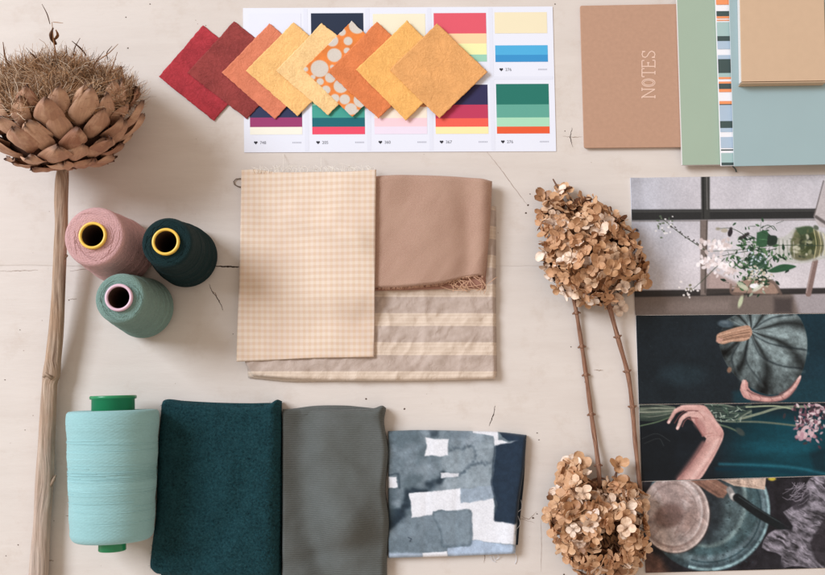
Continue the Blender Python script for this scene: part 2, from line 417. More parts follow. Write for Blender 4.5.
def paint_vase(X, Y):
    p = Paint(X, Y, 620, 170, 3.834)
    p.grad((176, 176, 184), (208, 201, 204), sstep(40, 330, p.X)*.6+sstep(180, 460, p.Y)*.4)
    p.blend(sstep(50, 12, np.abs(p.X-115))*.35*(p.Y < 470), (205, 205, 214)); p.noise(.06, 90, 2)
    p.poly([(330, 395), (440, 450), (620, 470), (620, 490), (330, 490)], (150, 132, 128), 6)
    p.poly([(345, 385), (500, 455), (440, 475), (335, 470)], (168, 148, 143), 8)
    # lower sill
    p.poly([(30, 478), (800, 468), (800, 560), (30, 560)], (112, 100, 94), 4)
    p.poly([(660, 470), (800, 466), (800, 560), (690, 560)], (158, 150, 152), 14); p.poly([(590, 490), (660, 490), (660, 550), (590, 550)], (62, 55, 54), 12, .8)
    p.poly([(180, 505), (420, 500), (420, 540), (180, 545)], (136, 122, 116), 14, .6)
    p.poly([(45, 462), (800, 452), (800, 474), (45, 488)], (44, 41, 40), 4, .95); p.poly([(330, 455), (420, 455), (420, 470), (330, 478)], (60, 55, 52), 4)
    # glazing bars
    p.poly([(36, 152), (780, 148), (780, 186), (36, 194)], (46, 46, 46), 4); p.line([(40, 160), (780, 156)], 5, (78, 78, 76), 2, .7); p.line([(40, 197), (780, 191)], 5, (120, 114, 112), 2, .7)
    p.poly([(310, 15), (344, 15), (344, 188), (312, 188)], (58, 58, 56), 4); p.line([(332, 18), (334, 150)], 5, (120, 116, 114), 2, .7); p.line([(318, 18), (320, 185)], 5, (34, 34, 34), 2, .8)
    p.poly([(308, 192), (336, 192), (330, 480), (308, 480)], (118, 106, 100), 4); p.line([(333, 195), (326, 470)], 6, (70, 62, 58), 2, .7); p.line([(309, 195), (308, 300)], 3, (84, 76, 72), 2, .7)
    # chair back and shade at the right
    p.poly([(786, 38), (742, 178), (760, 215), (800, 225), (800, 38)], (186, 178, 178), 3); p.line([(780, 42), (744, 176)], 5, (92, 84, 82), 2, .7); p.line([(752, 180), (790, 205)], 12, (60, 54, 52), 4, .7)
    p.sm([(430, 470), (455, 430), (520, 415), (585, 425), (612, 465), (600, 476)], (152, 126, 112), 5); p.line([(545, 422), (590, 432), (616, 475)], 12, (104, 88, 80), 3, .8); p.line([(425, 440), (428, 472), (470, 476)], 9, (120, 98, 88), 3, .8)
    p.line([(748, 350), (722, 475)], 22, (128, 106, 100), 3); p.line([(740, 355), (714, 470)], 5, (178, 160, 156), 2, .7)
    # jar
    p.sm([(665, 225), (700, 214), (740, 220), (786, 240), (800, 250), (800, 330), (760, 345), (700, 358), (650, 355), (600, 345), (592, 310), (598, 262), (630, 255)], (180, 180, 172), 4, .75)
    p.sm([(672, 230), (720, 218), (765, 245), (780, 300), (760, 330), (700, 348), (660, 335), (655, 280)], (108, 106, 82), 6); p.sm([(690, 250), (740, 240), (760, 280), (730, 320), (690, 320)], (56, 66, 40), 8, .9)
    p.sm([(672, 222), (730, 216), (745, 232), (690, 250)], (60, 80, 56), 5, .9)
    for _ in range(46): p.ell(rr.gauss(705, 26), rr.gauss(282, 30), rr.uniform(5, 15), rr.uniform(3, 8), rr.choice([(58, 68, 50), (98, 102, 72), (150, 150, 118), (42, 50, 40), (204, 202, 180)]), rr.uniform(0, 3), 3, .75)
    for i in range(6): p.line([(742+i*9, 228+i*4), (752+i*9, 285), (744+i*9, 338-i*3)], 3, ((206, 198, 150), (100, 96, 62))[i % 2], 1.5, .8)
    for i in range(9): p.line([(600+i*8, 262+rr.uniform(0, 14)), (604+i*8, 345-rr.uniform(0, 14))], 2.5, ((220, 218, 214), (96, 108, 84))[i % 2], 2, .6)
    # stems, leaves, blossom
    def leaf(x, y, L, w, a, c): p.sm([(x, y), (x+math.cos(a-.5)*L*.45+0, y+math.sin(a-.5)*L*.45), (x+math.cos(a)*L, y+math.sin(a)*L), (x+math.cos(a+.5)*L*.45, y+math.sin(a+.5)*L*.45)], c, 1.6, .95, 16)
    G = [(44, 74, 50), (62, 96, 62), (34, 56, 40), (86, 118, 82), (28, 44, 34)]
    for q in ([(780, 290), (600, 290), (430, 308), (330, 312)], [(600, 300), (480, 340), (430, 380)], [(600, 320), (520, 400), (480, 480), (455, 520)], [(330, 310), (240, 250), (195, 215), (160, 185)], [(600, 270), (500, 260), (430, 225), (370, 225)], [(560, 300), (440, 320), (320, 345)], [(400, 340), (320, 420), (270, 465)]):
        p.line(q, 3.4, (58, 70, 54), 1.2, .9, 2)
    for _ in range(170):
        x = rr.gauss(520, 56); y = rr.gauss(345, 46); leaf(x, y, rr.uniform(8, 28), 5, rr.uniform(0, 2*PI), rr.choice(G))
    for _ in range(34): leaf(rr.gauss(505, 34), rr.gauss(420, 34), rr.uniform(10, 24), 5, rr.uniform(0, 2*PI), rr.choice(G+[(150, 160, 140)]))
    for _ in range(26): leaf(rr.uniform(430, 600), rr.gauss(262, 28), rr.uniform(12, 26), 5, rr.uniform(0, 2*PI), rr.choice(G))
    p.sm([(524, 240), (560, 232), (572, 262), (560, 292), (526, 290)], (54, 88, 62), 2.5); p.line([(535, 265), (566, 268)], 2, (120, 170, 120), 1, .6); p.sm([(566, 250), (600, 255), (598, 285), (566, 288)], (40, 52, 44), 3)
    p.sm([(560, 388), (620, 362), (675, 370), (630, 388), (585, 394)], (46, 84, 58), 2.5); p.sm([(498, 330), (550, 330), (560, 370), (520, 380), (495, 360)], (44, 74, 56), 4, .8)
    for _ in range(60):
        x = rr.gauss(500, 60); y = rr.gauss(340, 60); a = rr.uniform(0, 6.28); L_ = rr.uniform(10, 34); p.line([(x, y), (x+math.cos(a)*L_, y+math.sin(a)*L_)], 1.6, rr.choice([(60, 80, 58), (110, 130, 104), (40, 54, 42)]), 1.1, .85)
    for q in ([(560, 225), (585, 215), (600, 232)], [(540, 222), (568, 212), (590, 228)], [(490, 250), (512, 260), (508, 285), (492, 290)]): p.line(q, 3, (60, 78, 62), 1.3, .9)
    for (cx, cy, n, sd) in ((350, 290, 26, 18), (405, 288, 22, 16), (335, 355, 30, 18), (395, 365, 26, 24), (425, 385, 10, 14)):
        for _ in range(n):
            p.ell(rr.gauss(cx, sd), rr.gauss(cy, sd*.62), rr.uniform(5, 11), rr.uniform(4, 8), rr.choice([(236, 226, 226), (224, 210, 208), (246, 240, 240), (206, 190, 186)]), rr.uniform(0, 3), 2, .9)
    for _ in range(26): p.ell(rr.gauss(520, 30), rr.gauss(345, 30), rr.uniform(3, 6), 3, (196, 206, 216), rr.uniform(0, 3), 1.5, .9)
    for _ in range(34): p.ell(rr.gauss(530, 30), rr.gauss(408, 16), rr.uniform(3, 7), 4, rr.choice([(222, 214, 204), (190, 178, 158)]), 0, 1.5, .9)
    for _ in range(30): p.ell(rr.gauss(172, 18), rr.gauss(212, 20), rr.uniform(2, 6), rr.uniform(2, 5), rr.choice([(226, 222, 220), (100, 110, 90), (84, 96, 80)]), 0, 1.5, .9)
    for _ in range(16): p.ell(rr.uniform(190, 300), 0, 1, 1, (0, 0, 0))
    for t in np.linspace(0, 1, 14): p.ell(190+t*115+rr.uniform(-6, 6), 210+t*78+rr.uniform(-8, 8), 4, 2.5, (66, 62, 58), rr.uniform(0, 3), 1.2, .9)
    for _ in range(16): p.ell(rr.gauss(262, 16), rr.gauss(465, 16), rr.uniform(3, 6), 4, rr.choice([(236, 230, 226), (120, 116, 96)]), 0, 1.5, .9)
    for q in ([(425, 225), (420, 250)], [(462, 262), (490, 245)]): p.line(q, 12, (48, 42, 44), 3, .9)
    p.ell(422, 240, 9, 14, (48, 42, 46), .3, 2); p.ell(400, 232, 14, 8, (168, 158, 138), 0, 3, .8); p.ell(375, 226, 9, 6, (150, 142, 124), 0, 3, .8)
    p.ell(515, 445, 18, 9, (236, 234, 236), 0, 2); p.ell(470, 445, 26, 10, (198, 206, 180), .6, 3, .8); p.ell(528, 452, 24, 8, (210, 216, 200), -.6, 3, .8); p.ell(462, 505, 8, 24, (196, 204, 170), .3, 3, .9)
    p.ell(64, 231, 8, 5, (60, 58, 66), .6, 2); p.noise(.07, 5, 9)
    return p.a
def paint_pumpkin(X, Y):
    p = Paint(X, Y, 625, 305, 4.125)
    p.fill((27, 34, 39)); p.blend(sstep(520, 800, p.X)*.75, (22, 52, 64)); p.blend(sstep(150, 40, np.hypot(p.X-240, (p.Y-290)*2.2))*.5, (44, 62, 70)); p.noise(.18, 90, 4)
    p.poly([(445, 360), (560, 330), (830, 300), (830, 420), (450, 420)], (24, 56, 66), 16, .8)
    body = [(420, 60), (500, 25), (620, 22), (705, 36), (745, 110), (750, 190), (728, 280), (680, 345), (600, 372), (535, 350), (470, 305), (425, 255), (395, 190), (388, 130)]
    p.sm(body, (74, 88, 90), 3)
    cx, cy = 520, 105
    x = p.X-cx; y = p.Y-cy; an = np.arctan2(y, x); rad = np.hypot(x, y)
    ins = Paint(X, Y, 625, 305, 4.125); ins.sm(body, (1, 1, 1), 4); k = ins.a[..., 0]
    rib = np.abs(np.sin((an+.16*np.sin(rad/70)+.06*np.sin(an*3))*4.6+.5))
    shade = .34+.74*sstep(.0, .95, rib)**.8
    shade *= 1.14-.62*sstep(60, 270, np.hypot((p.X-610)*.9, p.Y-130))-.25*sstep(470, 400, p.X)+.55*(fbm(p.X/22, p.Y/22, 5)-.5)+.45*(fbm(rad/26, an*13, 8)-.5)
    p.a = p.a*(1-k[..., None])+np.clip(np.array((104, 116, 117))*shade[..., None], 0, 255)*k[..., None]
    for q in ([(522, 120), (600, 160), (745, 186)], [(520, 128), (560, 210), (640, 250), (730, 262)], [(505, 150), (500, 230), (560, 320)], [(470, 160), (440, 220), (470, 300)], [(525, 100), (600, 55), (690, 40)]):
        p.line(q, 4, (26, 33, 37), 5, .75, 7); p.line([(a+8, b+14) for a, b in q], 9, (132, 144, 144), 9, .28)
    p.ell(415, 78, 32, 16, (70, 84, 92), .1, 5); p.ell(412, 72, 14, 6, (120, 134, 142), .1, 5, .6)
    p.sm([(376, 150), (380, 122), (420, 105), (470, 90), (512, 86), (524, 118), (500, 146), (440, 152), (400, 162)], (176, 138, 116), 3)
    for i in range(12): p.line([(384+rr.uniform(0, 10), 126+i*2.8), (450, 108+i*3.4), (514, 94+i*4)], 2.4, rr.choice([(112, 82, 66), (212, 176, 152), (98, 72, 60), (196, 156, 130)]), 1.5, .7)
    p.ell(390, 146, 14, 9, (196, 152, 136), -.4, 4, .8)
    p.sm([(474, 350), (480, 322), (492, 308), (505, 312), (510, 344), (540, 364), (600, 378), (650, 366), (690, 334), (716, 296), (726, 290), (727, 300), (706, 342), (668, 384), (606, 400), (530, 394), (490, 382)], (186, 138, 132), 3)
    p.line([(490, 318), (488, 346), (506, 370)], 15, (212, 168, 160), 5, .8, 12); p.line([(515, 378), (580, 388), (640, 378)], 11, (208, 164, 156), 5, .8)
    p.line([(640, 380), (684, 352), (712, 310), (723, 294)], 11, (216, 176, 168), 4, .85, 6); p.line([(636, 368), (676, 346), (704, 314)], 5, (120, 78, 76), 3, .7)
    p.line([(505, 352), (530, 366), (600, 380), (650, 370)], 6, (74, 52, 52), 4, .65); p.line([(520, 396), (600, 402), (664, 386), (704, 346)], 6, (110, 72, 72), 5, .6)
    p.line([(552, 372), (560, 388), (556, 396)], 3, (132, 88, 86), 2.5, .75); p.line([(598, 380), (606, 392), (602, 400)], 3, (132, 88, 86), 2.5, .75); p.line([(642, 374), (652, 386)], 3, (132, 88, 86), 2.5, .75); p.line([(512, 368), (520, 384)], 3, (140, 94, 92), 2.5, .6)
    p.ell(720, 300, 4, 8, (234, 204, 198), .5, 2, .8); p.ell(489, 316, 6, 8, (226, 188, 180), 0, 3, .8)
    p.ell(430, 268, 9, 12, (150, 112, 90), .3, 4, .8)
    p.noise(.10, 9, 77, o=3); p.noise(.08, 3, 78, o=2)
    for _ in range(24): p.ell(rr.uniform(60, 380), rr.uniform(60, 380), rr.uniform(1, 2.4), 1.2, (62, 72, 76), 0, 1, .5)
    return p.a
def paint_arm(X, Y):
    p = Paint(X, Y, 625, 395, 4.125)
    p.grad((22, 27, 32), (12, 55, 65), sstep(330, 560, p.X)*sstep(20, 130, p.Y)); p.blend(sstep(90, 20, np.hypot((p.X-640)*.4, p.Y-220))*.55, (20, 74, 86)); p.noise(.22, 70, 6, .4, 1.6)
    p.poly([(60, 130), (205, 150), (215, 360), (60, 360)], (20, 24, 28), 20, .8)
    p.line([(390, 285), (560, 290), (700, 300), (830, 325)], 10, (40, 106, 122), 7, .7); p.line([(380, 305), (600, 310), (830, 345)], 16, (8, 46, 60), 9, .7)
    p.poly([(760, 240), (830, 215), (830, 320), (780, 310)], (16, 36, 44), 14, .8)
    # stems to the left
    for i in range(13):
        y = 42+i*5.2; p.line([(48, y+rr.uniform(-6, 10)), (120, y+rr.uniform(-4, 4)), (205, 52+i*2.5)], rr.uniform(4, 8), rr.choice([(104, 112, 98), (142, 146, 130), (78, 90, 78), (54, 66, 58)]), 2, .9)
    p.line([(60, 128), (130, 112), (190, 90)], 5, (92, 110, 84), 2, .9)
    for i in range(14):
        p.line([(330, 40+i*4), (420+rr.uniform(-20, 20), 44+i*5), (520, 60+rr.uniform(-25, 40))], rr.uniform(3, 7), rr.choice([(80, 92, 82), (116, 126, 112), (54, 68, 62), (40, 54, 50)]), 2, .9)
    p.line([(430, 110), (560, 112), (735, 130)], 8, (92, 102, 90), 2.5); p.line([(470, 100), (560, 75), (640, 52), (760, 48)], 10, (124, 132, 114), 2.5); p.line([(380, 120), (430, 135), (480, 158)], 7, (84, 98, 82), 2.5)
    p.line([(500, 50), (620, 46), (700, 60)], 6, (150, 160, 132), 2)
    for _ in range(46):
        x = rr.uniform(345, 480); y = rr.uniform(42, 108); a = rr.uniform(0, 2*PI); L = rr.uniform(10, 22)
        p.line([(x, y), (x+math.cos(a)*L, y+math.sin(a)*L)], 4, rr.choice([(70, 92, 78), (136, 152, 138), (48, 66, 58), (164, 176, 164)]), 1.8, .85)
    p.ell(475, 152, 22, 12, (56, 66, 64), .7, 4)
    for q in ([(70, 180), (130, 160), (185, 190)], [(80, 200), (140, 180), (160, 210)]): p.line(q, 2, (70, 74, 74), 2, .6)
    # arm and hand
    skin = (200, 158, 150)
    p.sm([(210, 352), (262, 295), (318, 215), (336, 178), (330, 165), (372, 130), (404, 150), (406, 172), (388, 215), (350, 285), (300, 352)], skin, 3)
    p.sm([(228, 44), (322, 42), (348, 64), (376, 108), (404, 146), (404, 172), (375, 184), (340, 182), (322, 166), (300, 132), (276, 106), (270, 84), (300, 78), (250, 68)], skin, 3)
    p.sm([(330, 46), (352, 70), (380, 112), (404, 150), (400, 172), (372, 150), (345, 100), (322, 66)], (186, 140, 134), 7, .5)
    p.line([(318, 56), (250, 52), (208, 68), (192, 92), (179, 113)], 24, skin, 3, 1, 12)
    p.line([(312, 82), (262, 80), (234, 98), (224, 120), (216, 138)], 25, (206, 166, 158), 3, 1, 12)
    p.line([(236, 62), (206, 78), (194, 98)], 4, (154, 106, 102), 3, .5); p.line([(300, 66), (254, 66), (228, 82), (212, 104), (204, 116)], 4.5, (104, 62, 62), 2.2, .85); p.line([(300, 96), (262, 96), (246, 108), (236, 130)], 4.5, (128, 82, 80), 2.5, .8)
    p.line([(290, 48), (240, 46), (205, 62)], 8, (228, 186, 178), 4, .7); p.line([(285, 68), (262, 74), (240, 90)], 6, (232, 192, 184), 4, .6)
    p.line([(292, 100), (300, 130), (322, 168)], 7, (160, 108, 102), 4, .8); p.line([(276, 105), (262, 98)], 5, (150, 100, 94), 3, .7)
    p.ell(181, 112, 5, 6, (240, 206, 200), .4, 2, .8); p.ell(217, 136, 5, 6, (240, 206, 200), .4, 2, .8)
    p.line([(392, 185), (350, 265), (295, 350)], 16, (236, 196, 186), 9, .5); p.line([(322, 200), (270, 280), (222, 345)], 14, (160, 112, 106), 9, .6); p.line([(318, 170), (340, 160), (362, 158)], 4, (164, 114, 108), 3, .6)
    p.line([(330, 205), (282, 270), (225, 345)], 26, (140, 98, 94), 16, .55); p.line([(400, 160), (380, 215), (335, 290), (292, 350)], 7, (150, 108, 104), 6, .5)
    p.line([(378, 190), (330, 270), (275, 345)], 12, (232, 200, 192), 9, .55)
    p.sm([(290, 92), (318, 110), (335, 150), (325, 172), (308, 150), (284, 122)], (158, 108, 104), 8, .55); p.line([(318, 70), (352, 92), (384, 128)], 12, (226, 190, 182), 9, .5)
    p.line([(305, 72), (322, 88), (330, 104)], 3, (160, 112, 106), 3, .6); p.line([(340, 172), (372, 166), (396, 170)], 3, (164, 116, 110), 2.5, .55); p.line([(250, 60), (232, 68)], 3, (172, 122, 116), 2, .5); p.line([(262, 86), (248, 92)], 3, (172, 122, 116), 2, .5)
    p.noise(.07, 14, 91, o=3)
    # pink bloom
    for _ in range(190):
        x = rr.gauss(770, 38); y = rr.gauss(100, 44)
        if y < 40: y = 40+rr.uniform(0, 20)
        p.ell(x, y, rr.uniform(6, 12), rr.uniform(3, 6), rr.choice([(186, 152, 160), (150, 110, 122), (206, 180, 184), (104, 68, 80), (74, 48, 58), (220, 200, 202), (60, 50, 54)]), rr.uniform(0, 3), 2, .9)
    for _ in range(16): p.ell(rr.gauss(745, 18), rr.gauss(165, 14), 12, 8, rr.choice([(206, 176, 180), (176, 136, 146)]), rr.uniform(0, 3), 2.5, .9)
    p.noise(.08, 3, 79, o=2)
    return p.a
def paint_bowls(X, Y):
    p = Paint(X, Y, 630, 465, 4.231)
    p.fill((34, 32, 36)); p.noise(.2, 60, 12)
    p.poly([(40, 330), (130, 400), (180, 470), (40, 470)], (104, 76, 66), 20, .9)
    # green plate
    p.ell(330, 190, 262, 262, (62, 78, 84), 0, 5); p.ell(325, 175, 250, 245, (108, 126, 132), 0, 10, .8); p.ell(318, 160, 236, 225, (56, 76, 80), 0, 12, .9)
    x = p.X; y = p.Y
    p.ell(330, 150, 166, 200, (116, 134, 134), 0, 6, .9); p.ell(322, 146, 156, 190, (58, 70, 74), 0, 8, 1)
    p.blend(sstep(150, 30, np.hypot(x-420, y-210))*.5, (98, 116, 118)); p.ring(330, 190, 256, 252, 10, (158, 188, 192), 6, .8, -.4, 1.9); p.ring(330, 190, 224, 222, 5, (40, 60, 66), 5, .7, -.4, 1.9)
    p.noise(.3, 26, 14); p.poly([(230, 60), (400, 60), (390, 250), (330, 330), (250, 300)], (30, 33, 37), 30, .75)
    for _ in range(40): p.ell(rr.uniform(380, 560), rr.uniform(150, 420), rr.uniform(2, 6), rr.uniform(2, 4), (38, 50, 54), 0, 2, .6)
    # pale bowl
    p.ell(192, 212, 148, 164, (60, 48, 46), 0, 8, .8); p.ell(190, 208, 146, 164, (176, 158, 152), 0, 4); p.ell(184, 200, 136, 152, (150, 130, 124), 0, 4, .9); p.ell(180, 194, 128, 144, (180, 164, 160), 0, 6)
    p.ring(190, 208, 141, 159, 6, (206, 190, 184), 4, .8, -1.0, 2.6)
    m = Paint(X, Y, 630, 465, 4.231); m.ell(188, 206, 140, 158, (1, 1, 1), 0, 3); k = m.a[..., 0]
    sw = fbm(x/60+np.sin(y/50)*.8, y/60, 21); p.blend(k*sstep(.5, .62, sw)*.55, (142, 120, 114)); p.ell(165, 215, 62, 50, (122, 98, 92), -.3, 14, .9); p.ell(260, 225, 34, 60, (142, 118, 110), .2, 18, .7)
    p.ring(182, 196, 100, 116, 4, (132, 114, 108), 4, .6, -2.6, 1.2); p.ring(184, 200, 120, 138, 4, (206, 194, 190), 5, .6, -2, 2)
    # boards and knife
    p.poly([(255, 66), (365, 60), (425, 100), (395, 140), (372, 138)], (132, 98, 84), 5); p.line([(290, 72), (380, 128)], 6, (92, 66, 58), 5, .7); p.line([(330, 66), (410, 112)], 4, (160, 126, 108), 4, .7)
    p.poly([(385, 62), (575, 55), (570, 105), (440, 88)], (190, 166, 150), 3); p.line([(390, 64), (572, 100)], 3, (150, 124, 110), 3, .6)
    for _ in range(14): p.ell(rr.uniform(430, 565), rr.uniform(66, 92), 2, 2, (120, 96, 84), 0, 1.5, .7)
    p.line([(420, 105), (440, 140)], 26, (128, 124, 122), 4); p.ell(434, 132, 12, 14, (188, 184, 180), .6, 4, .9); p.line([(452, 138), (560, 215), (688, 280)], 34, (24, 28, 30), 4, 1, 40); p.line([(460, 135), (570, 205), (670, 262)], 4, (62, 72, 74), 3, .7); p.ell(600, 58, 16, 9, (196, 176, 70), 0, 4)
    # linen
    p.sm([(650, 200), (720, 150), (760, 60), (830, 45), (830, 430), (700, 425), (640, 430), (640, 380), (560, 350), (600, 280), (690, 270)], (152, 146, 156), 5)
    q_ = Paint(X, Y, 630, 465, 4.231); q_.sm([(650, 200), (720, 150), (760, 60), (830, 45), (830, 430), (700, 425), (640, 430), (640, 380), (560, 350), (600, 280), (690, 270)], (1, 1, 1), 5)
    wx_ = p.X+30*(fbm(p.X/50, p.Y/50, 51)-.5); wy_ = p.Y+30*(fbm(p.X/50, p.Y/50, 52)-.5)
    fo = (1-np.abs(2*fbm((wx_*.5-wy_*.86)/17, (wx_*.86+wy_*.5)/70, 53, 3)-1)); f2 = fbm(wx_/26, wy_/26, 54, 4)
    tone = np.clip(.28+.95*(fo-.35)+.55*(f2-.4), .12, 1.1)
    p.a = p.a*(1-q_.a[..., :1])+np.clip(np.array((146, 139, 149))*tone[..., None], 0, 255)*q_.a[..., :1]
    p.sm([(720, 60), (760, 120), (740, 175), (690, 190), (690, 120)], (50, 46, 52), 8, .85)
    for i in range(26):
        x0 = rr.uniform(690, 780); y0 = rr.uniform(70, 150); p.line([(x0, y0), (x0-rr.uniform(8, 26), y0+rr.uniform(5, 25)), (x0-rr.uniform(25, 52), y0+rr.uniform(0, 50))], 3, (136, 129, 138), 1.8, .8, 2)
    p.poly([(690, 260), (650, 215), (600, 205), (680, 290)], (30, 28, 32), 8, .8)
    p.sm([(760, 330), (800, 260), (830, 220), (830, 420), (790, 410)], (44, 40, 44), 8, .9); p.sm([(560, 390), (620, 380), (650, 440), (540, 440)], (40, 38, 42), 10, .8)
    p.noise(.22, 24, 33, o=3); p.noise(.12, 5, 31)
    return p.a
MPRINT = m_vcol('photo_print_gloss', .42, .16)
WHITE = m_plain('white_paper', C(236, 234, 236), .7, .3, .02, 40, .05)
prints = [('photo_print', 'photo print of white flowers and leaves in a glass jar by a window', [(630, 178), (836, 174.6), (838, 313), (635, 315)], paint_vase, .0006),
          ('photo_print', 'dark photo print of a grey green pumpkin held by a hand', [(635.6, 315.6), (838, 313.6), (840, 402), (638.6, 404.2)], paint_pumpkin, .0010),
          ('photo_print', 'teal photo print of a bare forearm and hand with flower stems', [(638.8, 404.8), (840, 402.6), (843, 475), (641.4, 481.2)], paint_arm, .0006),
          ('photo_print', 'photo print of a pale bowl on a green plate with a knife', [(642, 481.8), (843, 475.6), (846, 567.5), (645.4, 573)], paint_bowls, .0010)]
for nm, lb, q, fn, z in prints:
    w = 206; h = q[3][1]-q[0][1]
    X, Y = quad(q, int(w/.62), int(h/.62))
    u = np.linspace(0, 1, X.shape[1])[None, :]; v = np.linspace(0, 1, X.shape[0])[:, None]
    Z = z+.0005*fbm(X/60, Y/60, 3, 2)
    Z = Z+.0010*sstep(.07, 0, u)*(.4+.6*sstep(.3, 0, v))
    mb = MB(); sheet(mb, X, Y, Z, z, z-.0004, fn(X, Y))
    # paper edge in white: give the skirt the second slot
    nt = (X.shape[0]-1)*(X.shape[1]-1); mb.m = [0]*nt+[1]*(len(mb.m)-nt)
    solo(nm, mb, [MPRINT, WHITE], P(*q[3], 0), lb, 'photo print', 'photo prints laid edge to edge')

# ------------------------------------------------------------------ notebooks
def ruled(nm, a): return a
kraft = m_plain('kraft_card', C(182, 144, 120), .8, .25, .10, 260, .12)
kraft2 = m_plain('pale_kraft_card', C(202, 172, 142), .75, .3, .05, 120, .1)
sage = m_plain('sage_card', C(160, 178, 158), .6, .35, .03, 30, .06)
blue = m_plain('dusty_blue_card', C(154, 176, 178), .55, .35, .03, 25, .05)
m = NM('page_block', .8, .2); v = m.coord('UV'); u_, v_, _ = m.xyz(v)
m.set('Base Color', m.mix(m.mr(m.math('SINE', m.math('MULTIPLY', v_, 2*PI/.5)), -.5, 1), C(205, 198, 192), C(240, 238, 238))); pages = m.m
G_NB = 'notebooks at the top right'
t = Thing('notebook', 'brown kraft notebook lettered NOTES in white up its cover', 'notebook', P(584, 148, 0), G_NB)
q = [(580, 5.5), (690, 3.5), (692, 147), (584, 148)]
mb = MB(); slab(mb, q, .0010, .0002, .0003, rnd=.002); t.part('back_cover', mb, kraft, smooth=False)
mb = MB(); slab(mb, [(581, 6.5), (689, 4.5), (691, 146.2), (584.6, 147.2)], .0034, .0010, .0002); t.part('page_block', mb, pages, smooth=False)
mb = MB(); slab(mb, q, .0044, .0034, .0004, rnd=.002); cover = t.part('front_cover', mb, kraft, smooth=False)
# lettering: monoline slab serifs, reading upwards
ink = m_plain('white_lettering', C(226, 194, 174), .6, .3, .05, 300, 0)
L = {'N': [[(0, 0), (0, 1)], [(0, 1), (.62, 0)], [(.62, 0), (.62, 1)], [(-.12, 0), (.14, 0)], [(-.12, 1), (.02, 1)], [(.48, 1), (.76, 1)]],
     'O': [[(.31+.31*math.cos(a), .5+.5*math.sin(a)) for a in np.linspace(0, 2*PI, 25)], [(.31+.2*math.cos(a), .5+.38*math.sin(a)) for a in np.linspace(0, 2*PI, 25)]],
     'T': [[(0, 1), (.66, 1)], [(.33, 0), (.33, 1)], [(0, 1), (0, .8)], [(.66, 1), (.66, .8)], [(.18, 0), (.48, 0)]],
     'E': [[(.06, 0), (.06, 1)], [(-.06, 0), (.56, 0)], [(-.06, 1), (.54, 1)], [(.06, .52), (.36, .52)], [(.36, .42), (.36, .62)], [(.56, 0), (.56, .2)], [(.54, 1), (.54, .82)]],
     'S': [[(.52, .78), (.5, .92), (.3, 1.0), (.1, .93), (.04, .75), (.14, .6), (.3, .52), (.46, .42), (.56, .25), (.46, .07), (.28, 0), (.1, .06), (.04, .22)], [(.53, .75), (.53, 1.0)], [(.04, .25), (.04, 0)]]}
mb = MB()
def stroke(pl, w, z):
    n = max(2, len(pl)); qq = np.array(pl); V = []
    for k in range(n):
        d = qq[min(k+1, n-1)]-qq[max(k-1, 0)]; d = d/np.hypot(*d); nn = np.array((-d[1], d[0]))*w/2
        a = qq[k]+nn; b = qq[k]-nn; V += [P(a[0], a[1], z), P(b[0], b[1], z)]
    mb.add(V, [(2*k, 2*k+1, 2*k+3, 2*k+2) for k in range(n-1)])
for ch, y0 in zip('NOTES', (96.8, 86.4, 76.6, 67, 57.8)):
    for si, s_ in enumerate(L[ch]):
        stroke([(655.0-13.0*b_+(-.0), y0-a_*12.2) for a_, b_ in s_], 1.05 if ch != 'O' else .8, .00455+si*.00002)
t.part('cover_lettering', mb, ink, cover, smooth=False)
def book(label, q, zt, zb, cm, side, cat='notebook', cth=.0006, ins=.8):
    t = Thing('notebook', label, cat, P(q[3][0], q[3][1], 0), G_NB)
    zt = zt if isinstance(zt, list) else [zt]*4; zb = zb if isinstance(zb, list) else [zb]*4
    mb = MB(); slab(mb, q, [a+cth for a in zb], zb, .0002); t.part('back_cover', mb, side or cm, smooth=False)
    qi = [(q[0][0]+.2, q[0][1]+ins), (q[1][0]-ins, q[1][1]+ins), (q[2][0]-ins, q[2][1]-.5), (q[3][0]+.2, q[3][1]-.5)]
    mb = MB(); slab(mb, qi, [a-cth for a in zt], [a+cth for a in zb], .0001); t.part('page_block', mb, pages, smooth=False)
    mb = MB(); slab(mb, q, zt, [a-cth for a in zt], .0002, 0, 1, rnd=.0008); c = t.part('front_cover', mb, [cm, side or cm], smooth=False)
    return t, c
book('sage green notebook between the kraft one and the striped one', [(676.3, -22), (760, -24), (768, 163.8), (682.4, 165)], [.0105, .008, .008, .0105], [.0050, .0010, .0010, .0050], sage, WHITE)
tS, cS = book('notebook with a narrow band of orange white and charcoal stripes showing', [(714.4, -22), (800, -24), (808, 164.5), (720.6, 166)], [.0118, .0118, .0118, .0122], [.0100, .0088, .0088, .0102], WHITE, WHITE, cth=.0004)
bands = [(-20, 4.5, 'o'), (11, 16, 'd'), (16.2, 18.2, 'o'), (19.6, 20.6, 'o'), (22, 36, 's'), (36, 41, 'd'), (41, 49, 'b'), (55, 59, 'b'), (59, 73, 'd'), (73, 77, 's'), (77, 79, 'o'), (81.5, 83.5, 'o'), (83.5, 89, 'd'), (89, 92, 'o'), (101, 104, 'o'), (104, 105, 'd'), (105, 121, 'b'), (121, 128, 'd'), (128, 132, 'b'), (137, 148, 'b'), (149.3, 150.6, 'd'), (153, 162.5, 's'), (162.5, 165.4, 'd')]
bm = {'o': m_plain('print_orange', C(236, 148, 98), .6, .3, .03, 40, 0), 'd': m_plain('print_charcoal', C(66, 82, 80), .6, .3, .04, 40, 0), 's': m_plain('print_sage_grey', C(164, 190, 186), .6, .3, .03, 40, 0), 'b': m_plain('print_blue_grey', C(172, 190, 206), .6, .3, .03, 40, 0)}
mb = MB(); ks = list(bm)
def sx(y): return 714.4+(y+22)*(6.2/188)
